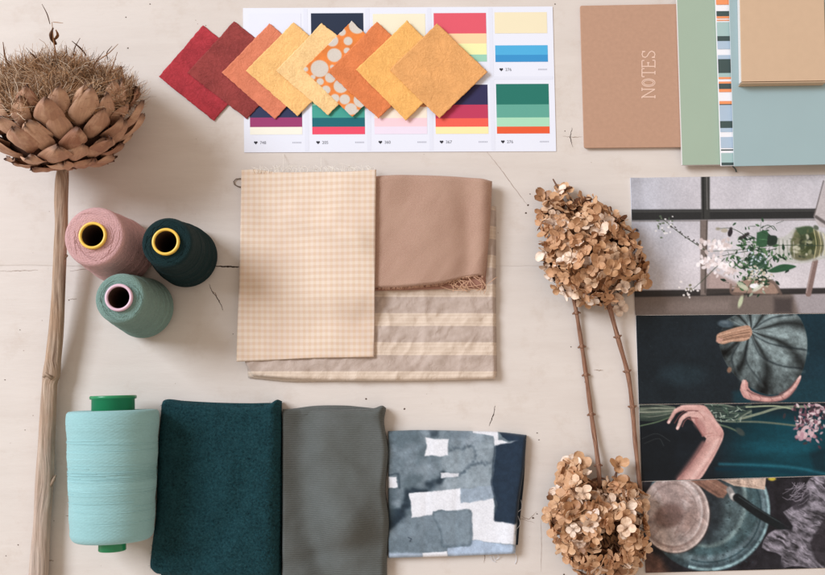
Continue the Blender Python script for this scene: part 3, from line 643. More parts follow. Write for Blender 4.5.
for a, b, k in bands:
    zz = .0124
    V = [P(sx(a)+.9, a, zz), P(sx(a)+70, a-.6, zz-.0004), P(sx(b)+70, b-.6, zz-.0004), P(sx(b)+.9, b, zz)]
    mb.add(V, [(0, 1, 2, 3)], None, None, ks.index(k))
tS.part('stripe_print', mb, [bm[k] for k in ks], cS, smooth=False)
tB, cB = book('large dusty blue notebook lying under the small pale kraft block', [(728.6, -22), (860, -25), (868, 163.5), (734.2, 166.2)], .0162, .0132, blue, None, cth=.0005)
mb = MB(); tube(mb, [P(731, 163, .0128), P(733, 166.5, .008), P(735.5, 169, .002), P(736.5, 172, .0012)], .0007, 6); tB.part('ribbon_marker', mb, bm['d'])
t = Thing('note_block', 'small pale kraft covered note block on the dusty blue notebook', 'note block', P(740, 84, .0162), None)
q = [(739.8, -4), (824, -5), (826.4, 80.5), (741.4, 81.6)]
def sh(d, q): return [(x, y) for x, y in q]
zt = .0262
mb = MB(); slab(mb, [(740.3, -3.5), (823.4, -4.5), (825.8, 80.1), (741.9, 81.1)], zt-.0008, .0165, .0001); t.part('page_block', mb, pages, smooth=False)
mb = MB(); slab(mb, q, zt, zt-.0008, .0004, rnd=.0012); t.part('front_cover', mb, kraft2, smooth=False)
mb = MB(); slab(mb, [(741.5, 82.4), (826.4, 81.2), (826.4, 82.0), (741.5, 83.2)], zt, .0165, .0001); t.part('spine', mb, kraft2, smooth=False)
mb = MB(); slab(mb, q, .0170, .0163, .0001); t.part('back_cover', mb, kraft2, smooth=False)

# ------------------------------------------------------------------ palette sheet
sheet_m = m_plain('bright_white_card', C(226, 228, 238), .6, .3, .01, 30, .03)
gut = m_plain('printed_gutter', C(221, 223, 234), .6, .3, .01, 30, 0)
SQ = [(243, 8), (552.6, 6.4), (556.2, 151.2), (244.2, 152.4)]
t = Thing('palette_sheet', 'white sheet printed with rows of colour palettes and hearts', 'colour sheet', P(244, 152, 0))
X, Y = quad(SQ, 40, 20); mb = MB(); Z = .0007+.0003*fbm(X/80, Y/80, 4, 2)*0+np.zeros_like(X)
sheet(mb, X, Y, Z, .0007, .0002); sh_o = t.part('sheet', mb, sheet_m, smooth=False)
def SP(x, y):      # sheet coordinates -> px : x 243..552.6, y 8..151 in photo px of an upright sheet
    u = (x-243)/310.5; v = (y-7.5)/144.3
    tl, tr, br, bl = [np.array(p) for p in SQ]
    p = (1-v)*((1-u)*tl+u*tr)+v*((1-u)*bl+u*br); return float(p[0]), float(p[1])
mb = MB()
for x in (305.5, 367.5, 429.5, 491): mb.add([P(*SP(a, b), .00078) for a, b in ((x-2, 8.5), (x+2, 8.5), (x+2, 150.5), (x-2, 150.5))], [(0, 1, 2, 3)])
mb.add([P(*SP(a, b), .00080) for a, b in ((244, 77), (552, 77), (552, 80), (244, 80))], [(0, 1, 2, 3)])
t.part('gutter_line', mb, gut, sh_o, smooth=False)
cc = {}
def pm(c):
    if c not in cc: cc[c] = m_plain('print_ink', C(*c), .55, .35, .02, 40, 0)
    return cc[c]
pals = [(249, [(13, 62, (224, 226, 238))], 0, ''), (311, [(13, 45, (24, 38, 62)), (45, 62, (70, 90, 110))], 0, ''), (373, [(14, 40, (236, 228, 200)), (40, 62, (240, 214, 200))], 0, ''),
        (434, [(13.5, 34, (220, 86, 102)), (34, 44, (248, 206, 160)), (44, 55, (236, 236, 172)), (55, 62, (152, 204, 178))], 70, '352'),
        (495, [(13, 34, (234, 222, 188)), (46, 55.5, (74, 170, 216)), (55.5, 62.5, (52, 142, 198))], 70, '276'),
        (249, [(85, 105, (60, 50, 90)), (105, 117, (34, 42, 78)), (117, 126.5, (150, 48, 102)), (126.5, 134, (238, 234, 218))], 142, '748'),
        (311, [(85, 105, (140, 200, 170)), (105, 117.5, (62, 156, 140)), (117.5, 126.5, (0, 98, 108)), (126.5, 134, (230, 72, 98))], 142, '205'),
        (373, [(85, 107, (236, 170, 120)), (107, 118, (244, 228, 208)), (118, 126.5, (240, 204, 210)), (126.5, 134, (232, 218, 232))], 142, '360'),
        (434, [(85, 105, (42, 38, 78)), (105, 118.5, (186, 52, 86)), (118.5, 127, (234, 92, 76)), (127, 134, (248, 228, 168))], 142, '367'),
        (495, [(84.5, 105, (26, 112, 98)), (105, 118, (92, 162, 144)), (118, 127, (166, 214, 182)), (127, 134, (226, 88, 46))], 142, '276')]
heart_m = m_plain('dark_ink', C(38, 38, 48), .6, .3, .02, 40, 0); grey_m = m_plain('grey_ink', C(120, 122, 132), .6, .3, .02, 40, 0); pale_m = m_plain('pale_ink', C(186, 188, 200), .6, .3, .02, 40, 0)
for x0, bl, hy, num in pals:
    w = 52.5 if x0 > 249 else 52
    mb = MB(); mats = []
    for a, b, c in bl:
        mats.append(pm(c)); mb.add([P(*SP(X_, Y_), .00084) for X_, Y_ in ((x0, a), (x0+w, a), (x0+w, b), (x0, b))], [(0, 1, 2, 3)], None, None, len(mats)-1)
    po = t.part('colour_palette', mb, mats, smooth=False)
    if hy:
        hb = MB(); V = []
        for k in range(20):
            a = 2*PI*k/20; V.append(P(*SP(x0+5.6+.115*16*math.sin(a)**3, hy-.115*(13*math.cos(a)-5*math.cos(2*a)-2*math.cos(3*a)-math.cos(4*a))), .00088))
        hb.add(V, [tuple(range(20))]); t.part('heart_icon', hb, heart_m, po, smooth=False)
        cu = bpy.data.curves.new('num', 'FONT'); cu.body = num; cu.size = 4.2
        to = bpy.data.objects.new('num', cu); COL.objects.link(to); bpy.context.view_layer.update()
        me = bpy.data.meshes.new_from_object(to.evaluated_get(bpy.context.evaluated_depsgraph_get()))
        hb = MB(); hb.add([P(*SP(x0+9.6+v_.co.x, hy+1.5-v_.co.y), .00088) for v_ in me.vertices], [tuple(p.vertices) for p in me.polygons])
        t.part('like_count', hb, grey_m, po, smooth=False); bpy.data.objects.remove(to); bpy.data.meshes.remove(me)
        hb = MB()
        for k in range(6):
            xx = x0+w-10+k*1.55; hb.add([P(*SP(a, b), .00088) for a, b in ((xx, hy-.5), (xx+1.0, hy-.7), (xx+1.0, hy+.7), (xx, hy+.8))], [(0, 1, 2, 3)])
        t.part('faint_caption', hb, pale_m, po, smooth=False)

# ------------------------------------------------------------------ handmade paper squares
sq = [('crimson red handmade paper square, first of the fan, off the white sheet', (164, 52, 58), [(203, 25), (258, 69), (214, 121), (159, 77)]),
      ('dark brick red paper square lying on the crimson one', (140, 60, 56), [(234, 21), (293, 67), (247, 119), (187.5, 73)]),
      ('salmon terracotta paper square between brick red and golden ones', (212, 124, 92), [(269.6, 23), (323, 69), (275, 119), (222, 73)]),
      ('golden yellow paper square lying over the salmon one', (236, 184, 116), [(293.5, 22), (347, 68), (297.5, 116), (246, 71)]),
      ('pale straw yellow paper square beneath the dotted one', (238, 196, 136), [(321.6, 23), (377, 67), (328, 115), (276, 71)]),
      ('orange paper square printed with pale grey dots', (226, 130, 64), [(351.7, 21), (402, 68), (352.5, 117), (303.5, 69.5)]),
      ('burnt orange paper square lying over the dotted one', (216, 124, 74), [(377, 21.5), (428, 70), (378.5, 118.5), (328, 72)]),
      ('amber yellow paper square lying over the burnt orange one', (234, 174, 98), [(407, 20.6), (456, 70), (406, 120.5), (356, 70)]),
      ('light orange tan paper square on top at the end of the fan', (222, 160, 98), [(437, 23.5), (487.7, 71.7), (439.5, 118.5), (389.6, 70)])]
dots = [(712, 147, 16), (655, 146, 22), (663, 198, 26), (708, 182, 12), (610, 247, 32), (648, 279, 19), (612, 294, 13), (686, 309, 26), (633, 323, 16), (665, 353, 16), (700, 357, 19), (745, 92, 30), (722, 392, 22), (690, 115, 14), (755, 180, 18), (730, 230, 26), (780, 240, 30), (745, 300, 20), (760, 360, 28), (745, 405, 12), (800, 300, 22), (586, 278, 9), (690, 240, 10), (655, 240, 8), (560, 250, 9), (640, 385, 8), (800, 180, 26)]
for i, (lb, c, q) in enumerate(sq):
    X, Y = quad(q, 60 if i != 5 else 110, 60 if i != 5 else 110)
    n = X.shape[0]; u = np.linspace(0, 1, n)[None, :]; v = np.linspace(0, 1, n)[:, None]
    # rough deckle edge
    X = X+.5*(fbm(X/3+i*9, Y/3, 5, 3)-.5)*((u < .001)|(u > .999)|(v < .001)|(v > .999))*1.6; Y = Y+1.5*(fbm(X/3+4, Y/3+i*7, 6, 3)-.5)*((u < .001)|(u > .999)|(v < .001)|(v > .999))
    z0 = .0012+i*.0005
    Z = z0+.0005*(fbm(X/16, Y/16, 8, 2)-.5)+.0010*(sstep(.75, 1, (1-u)*(1-v)+0*u)*0)
    edge = np.minimum(np.minimum(u, 1-u), np.minimum(v, 1-v)); Z = Z+.0003*sstep(.14, 0, edge)*fbm(X/30, Y/30, 40, 2)
    Z = Z+.0022*np.clip((1-u)+v-1.35, 0, 1)**1.5
    mb = MB(); col = None
    if i == 5:
        p = Paint(X, Y, 150, 0, 3.595); p.fill(c); p.noise(.12, 30, 8)
        for a, b, r in dots: p.ell(a, b, r, r*.95, (210, 200, 188), 0, 2.5)
        col = p.a; mt = m_vcol('dotted_paper', .85, .2, .06, .4)
    else: mt = m_paper('handmade_paper', C(*c), (.24 if i in (0, 1) else .13))
    sheet(mb, X, Y, Z, z0, Z-.00018, col)
    solo('paper_square', mb, mt, P(*q[2], .0007), lb, 'paper square', 'fanned handmade paper squares')

# ------------------------------------------------------------------ folded fabrics
def prof(d, r): return np.sqrt(np.clip(1-(1-np.clip(d/r, 0, 1))**2, 0, 1))
def cloth(mb, top, right, bottom, left, T, z0=0.0, zfun=None, rf=(6, 6, 6, 6), lo=(.4, .4, .4, .4), step=1.3, paint=None, zref=None, mi=0, inset=.001):
    w = max(np.hypot(*(np.array(top[0])-np.array(top[-1]))), 1); h = np.hypot(*(np.array(left[0])-np.array(left[-1])))
    nu, nv = int(w/step), int(h/step); X, Y = coons(top, right, bottom, left, nu, nv)
    u = np.linspace(0, 1, nu)[None, :]; v = np.linspace(0, 1, nv)[:, None]
    # denser rows near the fold edges
    k = np.ones_like(X)
    for d, r, l in ((v*h, rf[0], lo[0]), ((1-u)*w, rf[1], lo[1]), ((1-v)*h, rf[2], lo[2]), (u*w, rf[3], lo[3])):
        k = k*(l+(1-l)*prof(d, r))
    Z = T*k
    if zfun is not None: Z = Z+zfun(X, Y, u, v)*np.clip(k*1.2-.2, 0, 1)
    base = z0 if np.isscalar(z0) else z0(X, Y)
    Zt = np.maximum(Z, .0012)+base
    sheet(mb, X, Y, Zt, (T*.6+(z0 if np.isscalar(z0) else float(np.mean(base)))) if zref is None else zref, (np.full_like(Z, base) if np.isscalar(base) else base)+.0003, paint(X, Y) if paint else None, mi, inset)
    return X, Y, Zt
def ridge(X, Y, s, seed): return 1-np.abs(2*fbm(X/s, Y/s, seed, 3)-1)
def threads(t, name, lines, r, mat, z):
    mb = MB()
    for pl in lines:
        q = resample([p[:2] for p in pl], 10); zs = np.interp(np.linspace(0, 1, 10), np.linspace(0, 1, len(pl)), [p[2] if len(p) > 2 else z for p in pl])
        tube(mb, [P(a, b, c) for (a, b), c in zip(q, zs)], r, 5)
    return t.part(name, mb, mat)
G_FAB = 'folded fabrics'
# striped taupe
m = NM('striped_taupe_cotton', .9, .15, .25); v = m.coord('UV'); u_, v_, _ = m.xyz(v)
ph = m.math('FRACT', m.math('DIVIDE', m.math('SUBTRACT', v_, 305.5-29*10), 29.0)); d = m.math('ABSOLUTE', m.math('SUBTRACT', ph, .5))
band = m.mr(d, .205, .235, 1, 0); lines = m.math('MULTIPLY', m.mr(m.math('SINE', m.math('MULTIPLY', d, 2*PI/.115)), -.2, .5), .55)
c = m.mix(m.mr(m.noise(v, .08, 5), .3, .7), C(176, 157, 144), C(196, 178, 166)); c = m.mix(m.math('MULTIPLY', band, .95), c, C(218, 199, 180)); c = m.mix(m.math('MULTIPLY', m.math('MULTIPLY', band, lines), .85), c, C(202, 180, 160))
m.set('Base Color', c); m.bump(m.math('ADD', m.noise(v, 1.1, 3), m.math('MULTIPLY', m.noise(v, .16, 5, .6, 1.2), 2.2)), .45, .0009); stripe_m = m.m
t = Thing('folded_fabric', 'taupe cotton fabric with cream stripes, under the other two fabrics', 'fabric', P(248, 378, 0), G_FAB)
def zs_(X, Y, u, v): return .0036*(ridge(X, Y, 34, 5)-.6)+.0020*(ridge(X+Y*.4, Y, 15, 9)-.6)+.001*(fbm(X/50, Y/50, 2)-.5)
mb = MB()
cloth(mb, [(244, 206), (360, 205), (494, 208)], [(494, 208), (494.5, 300), (495.5, 379)], [(252, 376), (300, 380), (400, 381), (495.5, 379)], [(244, 206), (245, 300), (244, 358), (252, 376)], .0085, 0, zs_, (4, 3.5, 3, 4), (.5, .55, .5, .5), 1.2)
t.part('top_layer', mb, stripe_m)
mb = MB()
cloth(mb, [(243, 204), (496, 206)], [(496, 206), (496, 300), (497, 376)], [(248, 378), (300, 383), (497, 380.5)], [(243, 204), (243.5, 300), (248, 378)], .0035, 0, None, (2, 2, 2, 2), (.6, .6, .6, .6), 4)
t.part('lower_layer', mb, stripe_m)
# brown twill
brown = NM('brown_twill', .92, .12, .12); v = brown.coord('UV'); u_, v_, _ = brown.xyz(v)
tw = brown.math('SINE', brown.math('MULTIPLY', brown.math('ADD', brown.math('MULTIPLY', u_, .75), brown.math('ADD', v_, brown.math('MULTIPLY', brown.noise(v, .3, 3), 1.2))), 2*PI/1.8)); f = brown.noise(v, .8, 5, .75); n_ = brown.noise(v, .03, 4)
c = brown.mix(brown.mr(n_, .3, .7), C(170, 134, 116), C(182, 147, 128)); c = brown.mix(brown.math('MULTIPLY', brown.mr(tw, -.6, .8), .22), c, C(146, 110, 92)); c = brown.mix(brown.math('MULTIPLY', brown.mr(f, .42, .66), .6), c, C(200, 168, 148))
brown.set('Base Color', c); brown.bump(brown.math('ADD', brown.math('MULTIPLY', tw, .22), f), .6, .0010)
t = Thing('folded_fabric', 'dusty brown twill fabric with a frayed lower corner', 'fabric', P(376, 290, .0085), G_FAB)
def zb_(X, Y, u, v):
    z = -.0035*sstep(.5, .78, u)*sstep(1, .86, u)*0+.003*np.exp(-((u-.5)/.25)**2)*(v*.7+.3)-.0025*np.exp(-((u-.78-.1*v)/.10)**2)*sstep(0, .3, v)
    z = z*1.7+.0012*(ridge(X+Y*.6, Y*.5, 26, 61)-.6)+.0028*np.exp(-((u-.92)/.08)**2)-.003*np.exp(-((u-.15-.25*(1-v))/.12)**2)*(1-v)+.0006*(fbm(X/30, Y/30, 3)-.5)
    return z
mb = MB()
X, Y, Zb = cloth(mb, [(364, 176), (400, 174), (450, 175.5), (480, 178), (492.5, 180)], [(492.5, 180), (491, 215), (488, 255), (485, 277)], [(364, 288), (400, 287.5), (440, 284), (463, 278), (478, 275.5), (485, 277)], [(364, 176), (364, 288)], .0105, .0085, zb_, (7, 13, 2, 4), (.3, .25, .75, .5), 1.2)
t.part('top_layer', mb, brown.m)
mb = MB(); cloth(mb, [(366, 200), (488, 200)], [(488, 200), (487.5, 260), (485.5, 289)], [(366, 291), (420, 290), (460, 288.5), (485.5, 289)], [(366, 200), (366, 291)], .0045, .0085, lambda X, Y, u, v: .0012*(fbm(X/9, Y/9, 7)-.5), (2, 6, 1.5, 2), (.6, .3, .7, .6), 1.5)
t.part('lower_layer', mb, m_weave('brown_twill_under', C(160, 116, 98), 1.7, .12, .5).m)
fr = []
for k in range(170):
    x = R.uniform(378, 484); yb = np.interp(x, [364, 400, 440, 463, 478, 485], [288, 287.5, 284, 278, 275.5, 277]); zz = .0185 if x < 455 else .017
    fr.append([(x, yb-.5, zz), (x+R.uniform(-1, 1), yb+1.2, zz-.002), (x+R.uniform(-2, 2), yb+R.uniform(.6, 2.4), zz-.004)])
threads(t, 'frayed_edge', fr, .00022, m_plain('brown_thread', C(206, 166, 142), .9, .1, .2, 500, 0), .017)
lp = [[(444, 283.5, .018), (456, 279, .0165), (474, 276, .0165), (483, 280, .0155), (485, 287, .0145), (476, 291, .0135)], [(452, 286, .0145), (462, 281, .0155), (470, 291, .0145)], [(457, 279, .0165), (466, 288, .0155), (480, 289.5, .0145)], [(468, 277, .0165), (476, 286, .0155), (484, 291, .0135)], [(448, 284, .0155), (463, 287, .0145), (486, 284, .0145)],
      [(474, 277, .0165), (482, 284, .016), (480, 292, .0135)], [(488, 284, .0145), (494, 279, .0115), (497, 277, .0105)], [(440, 286, .0145), (452, 290, .0145), (470, 290, .014)], [(479, 279, .0165), (486, 286, .0145), (484, 294, .0125)]]
for k in range(9):
    x = R.uniform(452, 482); lp.append([(x, 278+R.uniform(0, 4), .016), (x+R.uniform(-7, 9), 284+R.uniform(-2, 3), .0155), (x+R.uniform(-10, 12), 290+R.uniform(-2, 3), .0138)])
bt = m_plain('loose_brown_thread', C(214, 174, 144), .9, .1, .25, 500, 0)
for pl in lp: threads(t, 'loose_thread', [pl], .00030, bt, .016)
# gingham
m = NM('gingham_cotton', .9, .15, .2); v = m.coord('UV'); u_, v_, _ = m.xyz(v)
wob = m.math('MULTIPLY', m.noise(v, .03, 2), 2.0)
hb = m.mr(m.math('SINE', m.math('MULTIPLY', m.math('ADD', v_, wob), 2*PI/6.35)), -.35, .45); vb = m.mr(m.math('SINE', m.math('MULTIPLY', u_, 2*PI/5.6)), -.3, .4)
c = m.mix(m.mr(m.noise(v, .02, 3), .35, .7), C(226, 208, 190), C(220, 200, 184)); c = m.mix(m.math('MULTIPLY', hb, .40), c, C(206, 174, 152)); c = m.mix(m.math('MULTIPLY', vb, .32), c, C(214, 184, 146)); c = m.mix(m.math('MULTIPLY', m.math('MULTIPLY', vb, hb), .18), c, C(206, 168, 134))
m.set('Base Color', c); m.bump(m.noise(v, 1.3, 3), .35, .0005); ging = m.m
t = Thing('folded_fabric', 'cream gingham fabric with fine tan checks, folded on the left', 'fabric', P(238, 360, .008), G_FAB)
def zg_(X, Y, u, v): return .0042*np.exp(-((v-.12-.28*u)/.07)**2)*sstep(.1, .5, u)*sstep(1.02, .85, u)+.0045*(fbm(X/50, Y/70, 12, 3)-.5)+.0012*np.sin(u*9+v*2)*.4
bz = lambda X, Y: .0080+.0105*sstep(250, 372, X)*sstep(325, 292, Y)+.002*sstep(250, 372, X)
bz2 = lambda X, Y: bz(X, Y)+.0016
mb = MB(); cloth(mb, [(241, 170), (300, 173), (376, 174)], [(376, 174), (375, 260), (373.5, 355)], [(237, 361), (280, 359), (374, 356.5)], [(241, 170), (238.5, 270), (237, 361)], .0016, bz, None, (1, 1, 1, 1), (.7, .7, .7, .7), 2.5); t.part('lower_layer', mb, ging)
mb = MB(); cloth(mb, [(240.5, 168.5), (256, 168), (275, 171), (320, 172.5), (350, 173), (376.5, 171.5)], [(376.5, 171.5), (375.8, 230), (375, 300), (374, 357)], [(235.5, 361.5), (262, 360.5), (300, 358.5), (345, 357.5), (374, 357)], [(240.5, 168.5), (239.5, 220), (238, 280), (236, 340), (235.5, 361.5)], .0022, bz2, zg_, (1.5, 2.5, 1.5, 2.5), (.6, .5, .6, .5), 1.1); t.part('top_layer', mb, ging)
fr = []
for k in range(85):
    x = R.uniform(252, 374); fr.append([(x, 173, .0125), (x+R.uniform(-2, 2), 169.5, .0115), (x+R.uniform(-5, 5), 168.5-R.uniform(0, 4), .0095)])
fr += [[(283, 171, .0125), (283.4, 163, .006), (283, 153.5, .0012)], [(322, 173, .0125), (321, 162, .008), (321.5, 157, .003)], [(262, 170, .012), (300, 166, .011), (318, 170, .012)], [(330, 172, .012), (338, 164, .010), (352, 167, .011), (360, 173, .012)], [(282, 172, .0125), (286, 168, .012), (292, 170, .012)]]
threads(t, 'frayed_edge', fr, .00018, m_plain('cream_thread', C(236, 228, 216), .9, .1, .1, 500, 0), .011)
# dark teal wool
m = NM('teal_wool', .95, .1, .35); v = m.coord('UV')
f = m.noise(v, .42, 7, .8, .6); g = m.noise(v, .07, 4, .6); m.set('Base Color', m.mix(m.math('ADD', m.math('MULTIPLY', m.mr(f, .38, .62), .75), m.math('MULTIPLY', m.mr(g, .3, .7), .3)), C(3, 20, 27), C(48, 90, 97)))
m.b.inputs['Sheen Tint'].default_value = C(60, 120, 130); m.bump(m.math('ADD', f, m.math('MULTIPLY', m.noise(v, 1.5, 4, .7), .8)), 1.0, .0026); wool = m.m
t = Thing('folded_fabric', 'thick dark teal felted wool fabric, folded beside the turquoise spool', 'fabric', P(150, 570, 0), G_FAB)
def zw_(X, Y, u, v): return .003*np.exp(-((u-.96)/.05)**2)*np.exp(-(v/.06)**2)+.0095*(fbm(X/60, Y/60, 15, 2)-.5)-.004*np.exp(-((u-.5-.25*np.sin(v*4))/.12)**2)*sstep(.1,.4,v)+.002*(fbm(X/20, Y/20, 16)-.5)+.0012*(fbm(X/9, Y/9, 19)-.5)+.0005*(fbm(X/2.5, Y/2.5, 23)-.5)
mb = MB(); cloth(mb, [(161, 400), (168, 399), (190, 402), (220, 405), (250, 406), (268, 404), (276, 399.5), (280.5, 401)], [(280.5, 401), (281, 430), (280, 480), (280, 530), (279, 579)], [(148, 569), (158, 575), (200, 578), (279, 579)], [(161, 400), (157, 450), (155, 510), (151, 545), (148, 569)], .023, 0, zw_, (7, 13, 9, 10), (.3, .22, .3, .25), 1.0, inset=.004); wo = t.part('top_layer', mb, wool)
mb2 = MB(); cloth(mb2, [(170, 400), (215, 402.5), (250, 403.2), (272, 403), (281, 405)], [(281, 405), (282.5, 480), (281.5, 579)], [(160, 577), (281.5, 579)], [(170, 400), (160, 577)], .0095, 0, None, (3, 4, 4, 3), (.3, .3, .3, .3), 2.2, inset=.002); t.part('lower_layer', mb2, wool)
fz = MB()
Vt = np.array(mb.v[:len(mb.v)//1]); 
NV_ = len(mb.v)
for k in range(7000):
    p = Vector(mb.v[R.randrange(0, NV_-2) if k < 5200 else R.randrange(int(NV_*.97), NV_-2)]); a = R.uniform(0, 2*PI); l = R.uniform(.0010, .0028); d = Vector((math.cos(a), math.sin(a), R.uniform(.1, .7)))*l; s = Vector((-math.sin(a), math.cos(a), 0))*.00009
    q = p+d*.6+s*R.uniform(-4, 4); fz.add([p-s, p+s, q+s, q-s, p+d+s*R.uniform(-6, 6)], [(0, 1, 2, 3), (3, 2, 4)])
t.part('wool_fuzz', fz, m_plain('teal_wool_fibre', C(36, 78, 86), .95, .05, .4, 900, 0), wo, kind='stuff')
# grey rib
m = NM('grey_rib_knit', .9, .12, .08); v = m.coord('UV'); u_, v_, _ = m.xyz(v)
rb = m.math('SINE', m.math('MULTIPLY', m.math('ADD', v_, m.math('MULTIPLY', m.noise(v, .05, 3), 3.0)), 2*PI/2.15)); f = m.noise(m.mapping(v, (.25, 1.3, 1)), 1.0, 4, .7)
c = m.mix(m.mr(m.noise(v, .03, 3), .3, .7), C(84, 86, 82), C(95, 98, 96)); c = m.mix(m.math('MULTIPLY', m.mr(rb, -1, .6), .24), c, C(118, 121, 117)); c = m.mix(m.math('MULTIPLY', m.mr(f, .4, .7), .3), c, C(66, 68, 64))
m.set('Base Color', c); m.bump(m.math('ADD', m.math('MULTIPLY', rb, .35), f), .45, .0008); rib = m.m
t = Thing('folded_fabric', 'grey fine ribbed fabric between the teal wool and the painted cotton', 'fabric', P(285, 575, 0), G_FAB)
def zr_(X, Y, u, v): return .024*(np.exp(-(((u-.62)/.24)**2+((v-.66)/.17)**2))-.12)-.010*np.exp(-((u-.18-.5*(v-.3)**2)/.16)**2)+.003*np.exp(-((v-.03)/.05)**2)*np.exp(-((u-.93)/.12)**2)+.005*(fbm(X/40, Y/40, 33, 3)-.5)-.0028*np.exp(-((v-.92+.16*u)/.06)**2)+.003*np.exp(-((v-.34+.1*np.sin(u*5))/.06)**2)*sstep(.2,.5,u)
mb = MB(); cloth(mb, [(282, 409), (300, 408.5), (330, 409.5), (355, 409), (374, 408), (382, 405.5), (386, 408)], [(386, 408), (384, 422), (388.5, 452), (385.5, 490), (389.5, 522), (387, 560), (387, 579)], [(282, 580), (330, 579), (387, 579)], [(282, 409), (282, 580)], .018, 0, zr_, (6, 7, 5, 3), (.35, .25, .4, .6), 1.0, inset=.003); t.part('top_layer', mb, rib)
mb = MB(); cloth(mb, [(290, 409), (315, 405.8), (345, 405.5), (362, 407), (380, 409)], [(380, 409), (381, 417)], [(290, 417), (381, 417)], [(290, 409), (290, 417)], .0055, 0, None, (3, 3, 2, 3), (.3, .4, .6, .5), 1.0); t.part('lower_layer', mb, rib)
# painted cotton
def paint_cotton(X, Y):
    p = Paint(X, Y, 380, 420, 3.71)
    n1 = fbm(p.X/60, p.Y/60, 3); n2 = fbm(p.X/14, p.Y/14, 6)
    Xw = p.X.copy(); Yw = p.Y.copy()
    p.X = p.X+(fbm(Xw/28, Yw/28, 71)-.5)*10; p.Y = p.Y+(fbm(Xw/28, Yw/28, 72)-.5)*10
    p.grad((92, 106, 114), (150, 162, 172), np.clip((n1-.3)*1.6+.35*sstep(200, 420, p.X)-.1, 0, 1))
    p.poly([(225, 120), (340, 95), (420, 70), (420, 250), (300, 256), (230, 256)], (152, 164, 172), 14, .7, tex=.5)
    p.poly([(240, 45), (330, 40), (330, 70), (260, 72)], (108, 122, 132), 8, .7); p.poly([(185, 40), (222, 38), (215, 60), (190, 62)], (52, 64, 74), 9, .8)
    # dark bleeding ink
    p.line([(5, 400), (50, 372), (92, 330), (110, 274), (165, 258), (210, 236), (234, 208)], 40, (62, 76, 86), 16, .8, 12); p.line([(5, 402), (40, 385), (70, 362)], 34, (36, 48, 58), 14, .85)
    for i in range(26):
        a = i/25; q = [(10, 395), (60, 360), (98, 318), (112, 270), (168, 255), (214, 232), (232, 208)]; r_ = resample(q, 60); c0 = r_[int(a*59)]
        p.ell(c0[0]+rr.gauss(0, 7), c0[1]+rr.gauss(0, 7), (26 if a < .3 else 13)*rr.uniform(.6, 1.2), (20 if a < .3 else 9)*rr.uniform(.6, 1.2), (38, 50, 60), rr.uniform(0, 3), 9, .85)
    for k in range(9): p.ell(40+rr.gauss(0, 18), 300+rr.gauss(0, 50), 20, 18, (60, 74, 82), 0, 14, .5)
    for q, wd_, al_ in (([(228, 206), (262, 200), (292, 202), (318, 190), (324, 172), (346, 166), (362, 158), (388, 162), (412, 156)], 9, .75), ([(256, 116), (284, 104), (306, 108), (326, 98), (342, 102), (352, 126), (344, 158)], 7, .6)):
        for kk in range(34):
            a_ = resample(q, 34)[kk]; p.ell(a_[0]+rr.gauss(0, 2.5), a_[1]+rr.gauss(0, 2.5), wd_*rr.uniform(.4, 1.1), wd_*rr.uniform(.3, .7), (74, 88, 99), rr.uniform(0, 3), 5, al_*rr.uniform(.4, 1))
    p.poly([(262, 120), (340, 106), (342, 160), (316, 184), (262, 196)], (138, 150, 158), 12, .6)
    p.line([(30, 205), (66, 200), (72, 250)], 6, (50, 64, 74), 5, .8)
    p.poly([(88, 360), (196, 340), (240, 470), (244, 490), (30, 500), (40, 410)], (112, 126, 136), 8, .7)
    W = (224, 225, 230)
    p.poly([(296, 258), (418, 240), (420, 292), (300, 310)], (150, 164, 178), 3)
    p.poly([(108, 272), (298, 254), (300, 308), (420, 290), (425, 375), (502, 382), (500, 464), (335, 442), (335, 335), (195, 335), (192, 352), (118, 362)], W, 3.5)
    p.poly([(168, 64), (255, 72), (252, 132), (165, 132), (176, 96)], W, 3.5); p.poly([(15, 212), (62, 210), (64, 248), (15, 252)], W, 2.5); p.poly([(226, 197), (292, 196), (292, 210), (226, 214)], (214, 216, 222), 3)
    p.poly([(248, 470), (335, 442), (500, 466), (506, 505), (250, 514)], (168, 184, 204), 3); p.poly([(30, 490), (160, 494), (160, 518), (30, 516)], (160, 174, 190), 5); p.poly([(156, 493), (248, 484), (250, 516), (156, 520)], W, 2.5)
    p.sm([(195, 338), (265, 333), (336, 332), (341, 400), (338, 462), (280, 468), (228, 466), (222, 420), (196, 352)], (84, 99, 109), 4, .8); p.sm([(199, 342), (265, 338), (330, 338), (335, 400), (332, 455), (280, 461), (234, 459), (228, 416), (201, 354)], (122, 136, 146), 9, .95)
    p.poly([(342, 34), (436, 38), (438, 72), (470, 82), (545, 66), (545, 76), (470, 92), (426, 96), (420, 60), (345, 48)], W, 3)
    N_ = (36, 50, 66)
    p.poly([(444, 46), (550, 52), (550, 72), (472, 76), (452, 62)], N_, 3); p.sm([(428, 95), (470, 84), (545, 74), (540, 240), (512, 380), (460, 380), (424, 372), (432, 320), (416, 240), (424, 150)], N_, 4)
    p.line([(424, 100), (420, 150), (414, 240), (428, 318), (424, 370)], 6, (24, 36, 50), 4, .6)
    p.line([(106, 434), (116, 440), (112, 450)], 4, (56, 66, 78), 2, .8)
    wh = sstep(205, 228, p.a.min(-1)); p.a *= (1+(.24-.20*wh)*(n2-.5)+.10*(fbm(Xw/4, Yw/4, 8)-.5))[..., None]
    return p.a
t = Thing('folded_fabric', 'white cotton fabric painted with slate grey and navy blocks', 'fabric', P(390, 558, 0), G_FAB)
cot = m_vcol('painted_cotton', .9, .15, .05, .4, .15)
